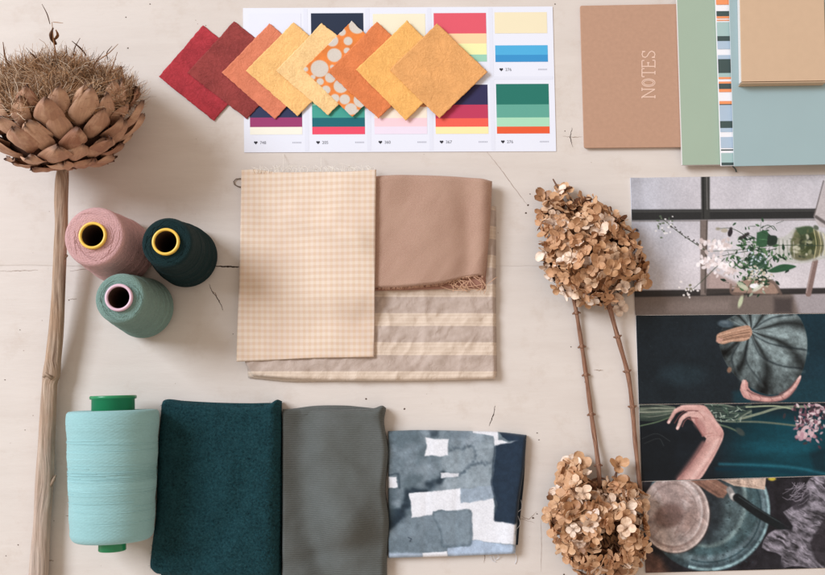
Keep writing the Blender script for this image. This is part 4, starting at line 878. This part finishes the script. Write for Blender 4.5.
def zp_(X, Y, u, v): return .0012*(fbm(X/40, Y/40, 43)-.5)-.0004*np.exp(-((u-.29)/.03)**2)-.0004*np.exp(-((u-.52)/.03)**2)+.0016*np.exp(-((u-.95)/.07)**2)
mb = MB(); cloth(mb, [(388, 431), (420, 430), (470, 431), (500, 432), (527, 435)], [(527, 435), (524, 470), (519, 505), (515.5, 554)], [(388, 558.5), (440, 557), (480, 555.5), (515.5, 554)], [(388, 431), (388, 558.5)], .0095, 0, zp_, (5, 5, 4, 3), (.35, .4, .4, .6), .62, paint_cotton, inset=.002); t.part('top_layer', mb, cot)
navy = m_plain('navy_underside', C(34, 44, 54), .9, .1, .3, 200, .3)
mb = MB(); cloth(mb, [(470, 436), (526, 438)], [(526, 438), (524, 480), (520, 520), (518, 545)], [(470, 550), (518, 545)], [(470, 436), (470, 550)], .0038, 0, None, (2, 2, 2, 2), (.5, .5, .5, .5), 2.5); t.part('lower_layer', mb, navy)
fr = [[(515, 552, .004), (516.5, 560, .001), (515, 564, .0008)], [(493, 555.5, .003), (495, 560, .001), (499, 557, .002), (497, 554, .004)], [(490, 556, .003), (493, 561, .001), (496, 562, .0008)], [(516, 530, .005), (520, 524, .004), (518, 516, .004)], [(518, 512, .004), (522, 508, .003), (521, 500, .004)]]
wt = m_plain('white_thread', C(216, 218, 224), .9, .1, .1, 500, 0)
for pl in fr: threads(t, 'loose_thread', [pl], .00025, wt, .002)

# ------------------------------------------------------------------ thread cones
def cone(label, top, H, Rt, Rb, tubeo, tubei, th, tm, steps, seed):
    c = P(top[0], top[1], H); base = Vector((c.x, c.y, 0))
    t = Thing('thread_cone', label, 'thread cone', base, 'upright cones of thread')
    g = random.Random(seed); pr = [(tubeo, .003), (Rb*.90, .003), (Rb*.97, .0045), (Rb, .008)]
    n = 70
    for k in range(n):
        s = k/(n-1); z = .009+(H-.016)*s; r = Rb+(Rt-Rb)*s**.9
        for zs, a in steps: r += a*math.exp(-((z-zs)/.0022)**2)
        r += .00018*math.sin(z*3500+seed)+g.uniform(-.00012, .00012)
        pr.append((r, z))
    for k in range(1, 9):
        a = k/8*PI/2; pr.append((Rt-.004*(1-math.cos(a)), H-.007+.0052*math.sin(a)))
    for k in range(1, 12): s = k/12; pr.append((Rt-.004+(tubeo-Rt+.004)*s, H-.0018+.0012*s+g.uniform(-.00015, .00015)))
    pr.append((tubeo-.0002, H-.0006))
    mb = MB(); lathe(mb, base, (0, 0, 1), pr, 96, ku=400); t.part('thread_winding', mb, th)
    mb = MB()
    lathe(mb, base, (0, 0, 1), [(tubei+.004, .0005), (tubei+.0055, .0005), (tubei+.0055, .004), (tubeo-.0006, H-.004), (tubeo-.0002, H+.001), (tubeo-.0003, H+.0024), (tubeo-.0010, H+.0031), (tubei+.0008, H+.0031), (tubei+.0001, H+.0024), (tubei, H+.001)], 64)
    lathe(mb, base, (0, 0, 1), [(tubei, H+.001), (tubei+.0004, H-.02), (tubei+.004, .0005)], 64, mi=1)
    t.part('core_tube', mb, [tm, bore])
    # a few stray strands on the shoulder
    mb = MB()
    for k in range(16):
        a0 = g.uniform(0, 2*PI); da = g.uniform(.5, 1.5); r0 = g.uniform(tubeo, Rt-.003); r1 = g.uniform(tubeo, Rt-.002); pts = []
        for q in range(12):
            f = q/11; a = a0+da*f; r = r0+(r1-r0)*f; s = (Rt-.004-r)/(Rt-.004-tubeo); pts.append(base+Vector((math.cos(a)*r, math.sin(a)*r, H-.0018+.0012*s+.0003)))
        tube(mb, pts, .00016, 5)
    t.part('stray_strand', mb, th)
    return t
bore = m_plain('shaded_tube_bore', C(84, 62, 52), .9, .1, .2, 90, .1)  # dark brown inner wall stands in for the shade down the hole
yel = m_plain('yellow_plastic', C(240, 196, 84), .35, .5, .06, 60, .03); pinkp = m_plain('pale_pink_plastic', C(220, 184, 198), .4, .5, .05, 60, .03)
cone('dusty pink thread cone with a yellow core tube', (93.2, 235.8), .092, .0278, .0325, .0128, .0100, m_thread('pink_thread', C(204, 160, 158)), yel, [(.02, .0010), (.035, .0010), (.055, .0008)], 1)
cone('dark bottle green thread cone with a yellow core tube', (166.2, 242.0), .090, .0236, .0292, .0128, .0100, m_thread('bottle_green_thread', C(13, 40, 42), .9, .16, .7, .02), yel, [(.010, .0012), (.025, .0020), (.041, .0020), (.058, .0012)], 2)
cone('sage green thread cone with a pale pink core tube', (119.3, 297.8), .090, .0232, .0288, .0128, .0098, m_thread('sage_thread', C(118, 146, 137)), pinkp, [(.012, .0012), (.024, .0014), (.036, .0013), (.05, .0010), (.064, .0008)], 3)

# lying turquoise spool
zt, zbm = .0425, .0385
A = P(113.2, 409.5, zt); B = P(112.3, 541, zbm); ax = (B-A); Ln = ax.length
t = Thing('thread_spool', 'large turquoise thread spool lying on its side with green ends', 'thread spool', Vector((A.x, A.y, 0)))
r0 = 44*.954/1000; r1 = 39.3*.958/1000; pr = [(.012, .0012), (r0-.006, .0006), (r0-.002, .0012), (r0-.0004, .003), (r0, .006)]
g = random.Random(5)
for k in range(1, 90): s = k/90; pr.append((r0+(r1-r0)*s+g.uniform(-.00014, .00014)+.0003*math.sin(s*23), .006+(Ln-.018)*s))
for k in range(1, 10): a = k/9*PI/2; pr.append((r1-.006*(1-math.cos(a)), Ln-.010+.009*math.sin(a)))
pr += [(.013, Ln)]
tq = m_thread('turquoise_thread', C(143, 185, 186), .9, .06, .38)
mb = MB(); lathe(mb, A, ax, pr, 120, ku=500); wd = t.part('thread_winding', mb, tq)
grn = m_plain('green_plastic', C(30, 132, 84), .3, .5, .06, 60, .02)
mb = MB(); lathe(mb, A, ax, [(.016, .002), (.0196, .001), (.0196, -.0095), (.0212, -.0100), (.0214, -.0122), (.0206, -.0130), (.0180, -.0130), (.0172, -.0120), (.0168, .002)], 64); t.part('flanged_end', mb, grn)
mb = MB(); lathe(mb, A, ax, [(.0122, Ln-.002), (.0126, Ln+.0080), (.0120, Ln+.0088), (.0104, Ln+.0088), (.0098, Ln+.008), (.0098, Ln-.02)], 64); t.part('tube_end', mb, grn)
mb = MB(); x_, y_, a_ = frame(ax)
for k in range(60):
    th0 = g.uniform(0, 2*PI); s0 = g.uniform(.05, .95) if k > 22 else g.gauss(.52, .03); s1 = s0+g.uniform(-.035, .035); pts = []
    for q in range(26):
        f = q/25; s = min(max(s0+(s1-s0)*f, .03), .97); r = r0+(r1-r0)*s+.00028; th = th0+f*3.2; pts.append(A+a_*(.006+(Ln-.018)*s)+x_*math.cos(th)*r+y_*math.sin(th)*r)
    tube(mb, pts, .00018, 4, cap=False)
t.part('crossing_strand', mb, m_plain('turquoise_strand', C(164, 206, 208), .7, .3, .1, 400, 0), wd)

# ------------------------------------------------------------------ dried artichoke
m = NM('dried_bract', .62, .35); v = m.coord('UV'); u_, v_, _ = m.xyz(v); oi = m.n('ObjectInfo', out=5)
f = m.noise(m.mapping(v, (14, 2.2, 1)), 1.0, 5, .65); ob = m.coord('Object'); g2 = m.noise(ob, 90, 4, .6)
c = m.mix(oi, C(160, 112, 86), C(208, 166, 136)); c = m.mix(m.math('MULTIPLY', m.mr(f, .4, .7), .4), c, C(126, 86, 70)); c = m.mix(m.math('MULTIPLY', m.mr(g2, .46, .70), .55), c, C(222, 184, 152))
c = m.mix(m.math('MULTIPLY', m.mr(m.math('ADD', v_, m.math('MULTIPLY', g2, .2)), .92, 1.1), .8), c, C(72, 48, 42)); m.set('Base Color', c); m.bump(f, .35, .001); bract_m = m.m
def m_col(name, rough=.8):
    m = NM(name, rough, .25); m.set('Base Color', m.n('Attribute', attribute_name='Col')); return m.m
fuzz_m = m_col('dry_floret_fibre')
ac = Vector((.06, math.cos(math.radians(27)), math.sin(math.radians(27)))).normalized()
xa, ya, ac = frame(ac)
hb = P(63, 165, .040)
t = Thing('dried_artichoke', 'dried artichoke flower head with brown scales, fuzzy top and long stem', 'dried flower', Vector((hb.x, hb.y, 0)))
cup = [(0, .010), (.003, .030), (.010, .046), (.022, .057), (.038, .064), (.054, .067), (.070, .066)]
def cupr(s): return float(np.interp(s, [a for a, b in cup], [b for a, b in cup]))
mb = MB(); lathe(mb, hb, ac, [(.001, -.001)]+[(cupr(s)*.88, s) for s in np.linspace(0, .064, 14)]+[(.03, .070), (.001, .072)], 40); t.part('receptacle', mb, m_plain('dark_receptacle', C(70, 48, 38), .9, .1, .3, 120, .4))
ga = random.Random(21)
def bract(s, th, L, W, lean, curl):
    rad = (xa*math.cos(th)+ya*math.sin(th)); tan = ac.cross(rad).normalized()
    p0 = hb+ac*s+rad*cupr(s)*.90
    ds = .006; sl = (ac*ds+rad*(cupr(s+ds)-cupr(max(s-.001, 0)))).normalized()
    d = (sl*math.cos(lean)+(sl.cross(tan)*-1 if (sl.cross(tan)).dot(rad) < 0 else sl.cross(tan))*math.sin(lean)).normalized()
    d = (d+tan*ga.uniform(-.3, .3)).normalized(); nrm = tan.cross(d).normalized()
    if nrm.dot(rad) < 0: nrm = -nrm
    nu, nv = 9, 12; T_ = []; U = []
    ph_ = ga.uniform(0, 9); crk = ga.uniform(-1, 1); ptd = ga.uniform(.3, 1.0); tipw = ga.uniform(.2, .5); tw = ga.uniform(-.22, .22)
    for j in range(nv):
        q = j/(nv-1); wid = W*(.50+.62*math.sin(PI*min(q*.95+.08, 1)*.78)) if q < .7 else None
        wid = W*min(1, .58+1.1*q)*(1 if q < .55 else max(1-((q-.55)/.455)**2, 0)**(.45+.5*tipw))+W*.05*tipw
        wid *= 1-ptd*.55*max((q-.45)/.55, 0)**1.2
        for i in range(nu):
            e = (i/(nu-1))*2-1; bow = -.42*W*(e*e)*(1-.5*q)+curl*L*(q**2.2)-.10*L*math.sin(PI*q)*-1
            wob_ = (.0010*math.sin(e*5+q*7+ph_)+.0007*math.sin(e*11-q*4+ph_*2))*q+.0022*crk*max(q-.6, 0)*2*e
            T_.append(p0+d*(L*q-.003*abs(e)**2*q+ (ga.uniform(-.0022, .0014) if j == nv-1 else 0))+tan*(wid*e*(1)+tw*L*q*q*.5)+nrm*(bow+wob_)); U.append((i/(nu-1), q))
    B_ = [p-nrm*.0006 for p in T_]; N = nu*nv
    F1 = gridF(nv, nu); F2 = [tuple(N+i for i in reversed(f)) for f in F1]
    rg = [i for i in range(nu)]+[j*nu+nu-1 for j in range(1, nv)]+[(nv-1)*nu+i for i in range(nu-2, -1, -1)]+[j*nu for j in range(nv-2, 0, -1)]
    F3 = [(rg[k], rg[(k+1) % len(rg)], N+rg[(k+1) % len(rg)], N+rg[k]) for k in range(len(rg))]
    mb = MB(); mb.add(T_+B_, F1+F2+F3, U+U); t.part('bract', mb, bract_m)
rows = [(.0005, 9, .026, .0120, -.06, -.02), (.004, 12, .032, .0135, -.02, -.02), (.011, 14, .035, .0140, .02, .0), (.021, 15, .037, .0138, .12, .01), (.033, 16, .036, .0130, .16, .02), (.046, 16, .037, .0118, .22, .0), (.056, 14, .033, .0105, .28, -.02)]
for ri, (s, n, L_, W_, ln, cu) in enumerate(rows):
    for k in range(n):
        th = 2*PI*(k+.5*(ri % 2))/n+ga.uniform(-.1, .1)
        bract(s+ga.uniform(-.003, .003), th+ga.uniform(-.05, .05), L_*ga.uniform(.82, 1.15), W_*ga.uniform(.82, 1.12), ln+ga.uniform(-.12, .2), cu+ga.uniform(-.08, .10))
fz = MB(); pal = [(188, 150, 116), (206, 170, 136), (164, 126, 94), (130, 98, 72), (220, 190, 158), (198, 152, 110), (232, 210, 186), (112, 84, 62)]
cen = hb+ac*.067
clus = [(.066*math.sqrt(ga.random()), ga.uniform(0, 2*PI), Vector((ga.gauss(-.15, .75), ga.gauss(.1, .7), ga.gauss(0, .6))), Vector((ga.gauss(0, 1), ga.gauss(0, 1), ga.gauss(0, 1)))) for _ in range(70)]
clus = [(xa*math.cos(a)*r+ya*math.sin(a)*r, d, k) for r, a, d, k in clus]
for k in range(10500):
    r = .066*math.sqrt(ga.random()); a = ga.uniform(0, 2*PI); out = xa*math.cos(a)+ya*math.sin(a); up = .028*(1-(r/.068)**2)
    p = cen+out*r+ac*(up-.006); cq = min(clus, key=lambda q_: (q_[0]-out*r).length)
    d = (ac*ga.uniform(.2, .7)+out*(r/.06)*ga.uniform(-.1, .5)+cq[1]*.75+Vector((ga.gauss(0, .3), ga.gauss(0, .3), ga.gauss(0, .3)))).normalized()
    cl = (cq[2]*.8+Vector((ga.gauss(0, .5), ga.gauss(0, .5), ga.gauss(0, .5))))*.8; L_ = ga.uniform(.014, .036)*(1 if ga.random() < .96 else 1.3); n = 8
    pts = []; w = ga.uniform(.00016, .00042)
    for q in range(n): pts.append(p.copy()); p = p+d*L_/n; d = (d+cl*.34+Vector((ga.gauss(0, .2), ga.gauss(0, .2), ga.gauss(0, .2)))).normalized()
    c = C(*ga.choice(pal)); tube(fz, pts, [w*(1.1-.75*q/n) for q in range(n)], 3, c, cap=False)
mb2 = MB(); lathe(mb2, cen, ac, [(.062, -.014), (.063, -.004), (.057, .008), (.041, .018), (.020, .024), (.001, .026)], 40)
t.part('choke_bed', mb2, m_plain('matted_choke', C(112, 80, 56), .95, .1, .35, 300, .8))
t.part('choke_fibres', fz, fuzz_m, kind='stuff')
# spiky awns
sp = MB()
def awn(a, b, za, zb_, w, bend=4):
    q = resample([a, ((a[0]+b[0])/2+ga.uniform(-bend, bend), (a[1]+b[1])/2), b], 10); zz = np.linspace(za, zb_, 10)
    tube(sp, [P(x, y, z) for (x, y), z in zip(q, zz)], [w*(.5+.9*math.sin(PI*min(k/9+.1, 1)))+.0001 for k in range(10)], 5, C(*ga.choice([(120, 82, 54), (150, 106, 70), (100, 70, 50)])))
for a, b, w in (((62, 72), (52, 22), .0004), ((56, 44), (53, 28), .0014), ((54, 40), (56, 30), .001), ((50, 24), (42, 4), .0003), ((53, 22), (63, 23), .0002), ((14, 75), (3, 42), .0006), ((22, 80), (8, 64), .0005), ((8, 92), (-4, 60), .0005), ((42, 66), (30, 52), .0007), ((74, 60), (80, 38), .0003), ((96, 62), (118, 44), .0003), ((100, 75), (124, 66), .0003), ((30, 84), (26, 55), .0004), ((86, 55), (72, 41), .0005), ((108, 60), (112, 46), .0003), ((40, 82), (36, 58), .0006), ((64, 98), (118, 78), .0007), ((60, 104), (110, 84), .0005)):
    awn(a, b, .085, .105, w)
for k in range(14):
    x = ga.uniform(0, 112); y = 62+.004*(x-65)**2; awn((x, y+ga.uniform(0, 26)), (x+ga.gauss(0, 8)+(x-60)*.12, y-ga.uniform(4, 17)), .09, .10, ga.uniform(.00018, .00042))
t.part('awn', sp, fuzz_m, kind='stuff')
# stem
m = NM('woody_stem', .75, .25); v = m.coord('UV'); f = m.noise(m.mapping(v, (.55, .02, 1)), 1.0, 5, .65); g2 = m.noise(m.mapping(v, (.1, .03, 1)), 1.0, 4)
u_, v_, _ = m.xyz(v)
c = m.mix(m.mr(f, .34, .64), C(116, 92, 74), C(204, 180, 158)); c = m.mix(m.math('MULTIPLY', m.mr(g2, .4, .65), .6), c, C(172, 136, 106)); c = m.mix(m.math('MULTIPLY', m.mr(v_, 180, 420), .5), c, C(206, 190, 180)); m.set('Base Color', c); m.bump(f, .9, .0016); stem_m = m.m
mb = MB(); sx_ = [(63.5, 165, .036, 5.2), (62, 178, .034, 6.4), (61, 200, .031, 6.6), (61.3, 225, .027, 6.4), (60, 250, .024, 6.6), (58.4, 290, .020, 6.8), (56, 330, .017, 7.0), (53, 360, .014, 7.8), (51.3, 374, .0125, 9.2), (49.8, 382, .012, 7.8), (48, 410, .0115, 8.0), (46, 450, .011, 8.2), (44, 485, .0105, 8.6), (42, 520, .0105, 8.6), (39.5, 555, .0105, 9.0), (37, 600, .0105, 9.4)]
q = resample([(a, b) for a, b, *_ in sx_], 90); d_ = np.linspace(0, 1, 90); dd = np.r_[0, np.cumsum([math.hypot(sx_[i+1][0]-sx_[i][0], sx_[i+1][1]-sx_[i][1]) for i in range(len(sx_)-1)])]; dd /= dd[-1]
zz = np.interp(d_, dd, [s[2] for s in sx_]); rr_ = np.interp(d_, dd, [s[3]/1000 for s in sx_])
tube(mb, [P(a, b, z) for (a, b), z in zip(q, zz)], [float(r)*(.95+.03*math.sin(k*.23)+.02*math.sin(k*.41)) for k, r in enumerate(rr_)], 40, flute=.055); so = t.part('stem', mb, stem_m)
mb = MB()
for pl, w in (([(52, 378, .019), (46, 374, .020), (43, 377, .020)], .0022), ([(50, 486, .014), (53.5, 480, .013), (56, 475, .012)], .0018), ([(64, 258, .024), (67.5, 255, .024)], .0022), ([(65.5, 172, .038), (69, 168, .040)], .002), ([(59.5, 172, .038), (56, 168, .040)], .002)):
    tube(mb, [P(*p) for p in pl], [w]*(len(pl)-1)+[w*.5], 8)
t.part('stem_node', mb, stem_m, so)

# ------------------------------------------------------------------ hydrangeas
m = NM('dried_petal', .5, .4); v = m.coord('UV'); u_, v_, _ = m.xyz(v); oi = m.n('ObjectInfo', out=5); ob = m.coord('Object')
f = m.noise(m.mapping(v, (9, 2.5, 1)), 1.0, 4, .6); g2 = m.noise(ob, 160, 3)
c = m.ramp(oi, [(0, C(136, 96, 68)), (.14, C(178, 130, 90)), (.34, C(208, 162, 120)), (.58, C(222, 182, 144)), (.76, C(236, 206, 178)), (1, C(246, 228, 212))])
c = m.mix(m.math('MULTIPLY', m.mr(g2, .42, .7), .45), c, C(166, 116, 78)); c = m.mix(m.math('MULTIPLY', m.mr(f, .5, .72), .28), c, C(122, 78, 48)); c = m.mix(m.math('MULTIPLY', m.mr(v_, .35, .02), .6), c, C(108, 70, 44)); c = m.mix(m.math('MULTIPLY', m.mr(v_, .8, 1.0), .3), c, C(232, 202, 168))
m.set('Base Color', c); m.bump(f, .4, .0006); m.set('Subsurface Weight', 0.0); petal_m = m.m
gh = random.Random(33)
def floret_geo(mb, M=None, n=4):
    a0 = gh.uniform(0, PI)
    for k in range(n):
        a = a0+2*PI*k/n+gh.uniform(-.25, .25); L_ = gh.uniform(.0084, .0112); W_ = L_*gh.uniform(.42, .52); up = gh.uniform(-.1, .7); curl = gh.uniform(-.7, .55); cup_ = gh.uniform(-.15, .6); tw = gh.uniform(-.4, .4)
        V = []; U = []; nu, nv = 6, 8
        for j in range(nv):
            q = j/(nv-1); wd = W_*(min(1, .22+1.9*q)*math.sqrt(max(1-(max(q-.5, 0)/.505)**2.3, 0)) if q < 1 else .12); r = L_*q
            for i in range(nu):
                e = i/(nu-1)*2-1; x = r; y = wd*e; z = math.tan(min(up, 1))*r*.8+curl*L_*q*q*.6+cup_*W_*e*e*.8+tw*y*q+.0004*math.sin(e*6+q*5+k*2)+.0003*math.sin(q*11+e*3+k)
                V.append(Vector((x*math.cos(a)-y*math.sin(a), x*math.sin(a)+y*math.cos(a), z))); U.append((i/(nu-1), q))
        if M is not None: V = [M @ p for p in V]
        mb.add(V, gridF(nv, nu), U)
    c0 = MB(); V = []
    ring_ = [Vector((.0009*math.cos(b)*s, .0009*math.sin(b)*s, z)) for s, z in ((.7, -.0002), (1, .0006), (.6, .0014)) for b in np.linspace(0, 2*PI, 7)[:-1]]
    if M is not None: ring_ = [M @ p for p in ring_]
    mb.add(ring_, [(i*6+k, i*6+(k+1) % 6, (i+1)*6+(k+1) % 6, (i+1)*6+k) for i in range(2) for k in range(6)]+[tuple(range(12, 18))], [(0, .0)]*18)
    return mb
variants = []
for k in range(18): variants.append(floret_geo(MB()).mesh('floret', petal_m, True))
petal_dk = m_plain('brown_petal', C(198, 152, 114), .6, .35, .42, 140, .3)
sub_m = m_plain('shaded_inner_petal', C(104, 68, 46), .8, .15, .4, 150, .2)  # inner petals coloured darker so the gaps between florets look shaded
stalk_m = m_plain('brown_stalk', C(112, 82, 66), .8, .2, .25, 200, .4)
def hydrangea(label, outline, cen, Hd, stem, nodes, extra, dark, count=98, twigs=()):
    c = np.array(cen); o = resample(list(outline)+[outline[0]], 160); ang = np.arctan2(o[:, 1]-c[1], o[:, 0]-c[0]); rad = np.hypot(o[:, 0]-c[0], o[:, 1]-c[1]); od = np.argsort(ang); ang = ang[od]; rad = rad[od]
    def ro(a): return float(np.interp(a, ang, rad, period=2*PI))
    t = Thing('dried_hydrangea', label, 'dried flower', P(cen[0], cen[1], 0), 'dried hydrangea heads')
    def dome(x, y):
        a = math.atan2(y-c[1], x-c[0]); q = min(math.hypot(x-c[0], y-c[1])/ro(a), 1.0)
        z = Hd*(max(1-q**3.2, 0)**.55)*(.82+.30*float(vn(np.array([x/17.]), np.array([y/17.]), 5)[0]))
        return z, q
    pts = []; tries = 0; md = 11.5
    while len(pts) < count+75 and tries < 60000:
        tries += 1
        if tries % 1500 == 0: md *= .95
        a = gh.uniform(-PI, PI); q = math.sqrt(gh.random())*.95; r = ro(a)*q; x = c[0]+math.cos(a)*r; y = c[1]+math.sin(a)*r
        if all((x-p[0])**2+(y-p[1])**2 > md*md for p in pts): pts.append((x, y))
    def orient(x, y, z, tilt=.5):
        e = 1.5; zx = (dome(x+e, y)[0]-dome(x-e, y)[0])/(2*e)*1000; zy = -(dome(x, y+e)[0]-dome(x, y-e)[0])/(2*e)*1000
        zx = max(min(zx, 2.2), -2.2); zy = max(min(zy, 2.2), -2.2)
        n = Vector((-zx, -zy, 1)).normalized(); n = (n+Vector((gh.gauss(0, tilt), gh.gauss(0, tilt), gh.gauss(0, .15)))).normalized()
        return n.to_track_quat('Z', 'Y').to_matrix().to_4x4() @ Matrix.Rotation(gh.uniform(0, 2*PI), 4, 'Z')
    st_ = MB(); core = P(cen[0], cen[1], Hd*.25)
    more = MB(); big = set(gh.sample(range(len(pts)), min(count-len(extra), len(pts))))
    for pi_, (x, y) in enumerate(pts):
        z, q = dome(x, y); z = max(z, .006)+gh.uniform(-.009, .005); 
        if math.hypot(x-dark[0], y-dark[1]) < dark[2]: z *= .45
        z = max(z, .005)
        p = P(x, y, z); M = Matrix.Translation(p) @ orient(x, y, z) @ Matrix.Scale(gh.uniform(.64, .92), 4)
        if pi_ in big: t.inst('floret', gh.choice(variants), M @ Matrix.Scale(1.06, 4))
        else: floret_geo(more, M)
        b = p.lerp(core, .62); tube(st_, [p, p.lerp(b, .5)+Vector((gh.uniform(-.002, .002), gh.uniform(-.002, .002), -.002)), b, core], [.0004, .0005, .0008, .0012], 5)
    for (x, y, z, tx, ty) in extra:
        M = Matrix.Translation(P(x, y, z)) @ Vector((tx, ty, 1)).normalized().to_track_quat('Z', 'Y').to_matrix().to_4x4()
        t.inst('floret', gh.choice(variants), M); tube(st_, [P(x, y, z), P(x*.7+c[0]*.3, y*.7+c[1]*.3, z*.7+.004), core], [.0004, .0005, .0008], 5)
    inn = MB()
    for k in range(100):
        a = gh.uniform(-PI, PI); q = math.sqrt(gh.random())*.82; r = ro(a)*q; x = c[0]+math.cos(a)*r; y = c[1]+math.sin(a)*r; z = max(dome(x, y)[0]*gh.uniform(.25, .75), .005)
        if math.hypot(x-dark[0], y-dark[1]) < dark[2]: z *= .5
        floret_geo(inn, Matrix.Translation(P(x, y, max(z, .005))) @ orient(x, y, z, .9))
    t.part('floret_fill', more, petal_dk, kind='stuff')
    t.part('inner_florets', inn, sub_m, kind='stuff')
    t.part('flower_stalk', st_, stalk_m)
    mb = MB(); q = resample([s[:2] for s in stem], 40); zz = np.interp(np.linspace(0, 1, 40), np.linspace(0, 1, len(stem)), [s[2] for s in stem])
    tube(mb, [P(a, b, z) for (a, b), z in zip(q, zz)], [.00205*(1+.08*math.sin(k*1.1))*(1.12-.2*k/39) for k in range(40)], 12, flute=.05); so = t.part('stem', mb, stem2)
    mb = MB()
    for f_ in nodes:
        k = int(f_*39); a = P(*q[max(k-1, 0)], zz[k]); b = P(*q[min(k+1, 39)], zz[k]); mid = (a+b)/2; d = (b-a).normalized(); sd = d.cross(Vector((0, 0, 1))).normalized()
        tube(mb, [mid-d*.0022, mid-d*.0008, mid+d*.0008, mid+d*.0022], [.0018, .0025, .0026, .0019], 10)
        for sgn in (-1, 1): tube(mb, [mid+sd*sgn*.002, mid+sd*sgn*.0042-d*.0008], [.0013, .0007], 6)
    t.part('stem_node', mb, stem2, so)
    if twigs:
        mb = MB()
        for tw in twigs: tube(mb, [P(*p) for p in tw], [.0011]*(len(tw)-1)+[.0007], 7)
        t.part('side_twig', mb, stalk_m, so)
    return t
m = NM('hydrangea_stem', .8, .2); v = m.coord('UV'); f = m.noise(m.mapping(v, (.8, .05, 1)), 1.0, 5, .65); g2 = m.noise(v, .06, 3)
c = m.mix(m.mr(f, .34, .66), C(100, 70, 56), C(168, 128, 104)); c = m.mix(m.math('MULTIPLY', m.mr(g2, .4, .65), .5), c, C(136, 92, 70)); m.set('Base Color', c); m.bump(f, .7, .001); stem2 = m.m
hydrangea('dried hydrangea with its brown head beside the flower jar print', [(537, 199), (548, 194), (557, 189), (567, 193), (580, 193), (596, 198), (611, 208), (626, 224), (638, 242), (646, 262), (647, 281), (638, 291), (622, 296), (610, 306), (597, 308), (580, 301), (565, 297), (551, 286), (544, 270), (541, 245), (539, 220)], (588, 250), .052,
          [(598, 268, .030), (608, 302, .018), (619, 342, .010), (628, 375, .006), (632, 405, .004), (635, 440, .004), (639, 480, .004), (641, 496, .004)], (.18, .33, .48, .62), [(641, 281, .012, .3, -.3), (640, 262, .016, .5, 0), (620, 308, .008, .2, -.2), (564, 190, .012, -.1, .4), (545, 197, .012, -.3, .3)], (556, 205, 0), 96, [[(560, 196, .012), (558, 188, .012), (553, 179, .010)], [(560, 196, .012), (565, 189, .014), (572, 187, .013)], [(598, 214, .02), (588, 206, .014), (570, 199, .012)]])
hydrangea('dried hydrangea with its golden head beside the bowl print, at the bottom', [(558, 470), (566, 462), (576, 460), (584, 471), (592, 482), (600, 488), (610, 481), (624, 477), (636, 484), (644, 498), (646, 515), (647, 535), (648, 550), (640, 560), (629, 569), (614, 576), (598, 581), (582, 576), (572, 564), (560, 549), (552, 530), (549, 512), (554, 490)], (598, 523), .050,
          [(599, 505, .022), (599.5, 482, .012), (597, 455, .006), (592, 420, .004), (586, 375, .003), (580, 335, .003), (575, 305, .006), (570, 285, .008)], (.19, .42, .60, .74, .88), [(618, 466, .012, .1, .5), (572, 462, .012, 0, .4), (630, 570, .008, .3, -.4), (549, 515, .010, -.5, 0), (626, 574, .006, .2, -.4), (568, 466, .014, -.2, .4), (580, 463, .010, .1, .5)], (609, 541, 15), 96, [[(599.5, 478, .012), (593, 480, .013), (587, 486, .016)], [(599.5, 478, .012), (606, 479, .013), (615, 486, .016)], [(612, 488, .018), (616, 476, .012), (618, 467, .010)]])

# ------------------------------------------------------------------ wire loop under the gingham
mb = MB(); tube(mb, [P(246, 178.5, .0014), P(240, 178.5, .0014), P(236, 179, .0014), P(233.6, 181.5, .0014), P(234.5, 184.5, .0014), P(238, 186.5, .0014), P(246, 188, .0014)], .00055, 8)
solo('wire_pin', mb, m_plain('dark_wire', C(120, 104, 90), .4, .5, .2, 200, 0, Metallic=.7), P(240, 182, 0), 'small looped wire pin poking out from under the gingham', 'pin')

# ------------------------------------------------------------------ light and camera
w = bpy.data.worlds.new('World'); sc.world = w; w.use_nodes = True; bg = w.node_tree.nodes['Background']
bg.inputs[0].default_value = (1.0, .84, .715, 1); bg.inputs[1].default_value = .65
az = Vector((-1, .44, 0)).normalized(); el = math.radians(40); dist = 7.0
ld = bpy.data.lights.new('window_light', 'AREA'); ld.shape = 'RECTANGLE'; ld.size = 3.0; ld.size_y = 2.6; ld.energy = 545; ld.color = (.80, .885, 1.0)
lo_ = bpy.data.objects.new('window_light', ld); COL.objects.link(lo_)
pos = az*math.cos(el)*dist+Vector((0, 0, math.sin(el)*dist)); lo_.location = pos; lo_.rotation_euler = (-pos).to_track_quat('-Z', 'Y').to_euler()
cd = bpy.data.cameras.new('camera'); cam = bpy.data.objects.new('camera', cd); COL.objects.link(cam); cam.location = CAM; cam.rotation_euler = (TH, 0, 0)
cd.sensor_width = 36; cd.lens = 36*F/825; cd.clip_start = .01; cd.clip_end = 50; sc.camera = cam
vs = sc.view_settings; sc.display_settings.display_device = 'sRGB'; vs.view_transform = 'Standard'; vs.look = 'None'; vs.exposure = 0; vs.gamma = 1; vs.use_curve_mapping = False
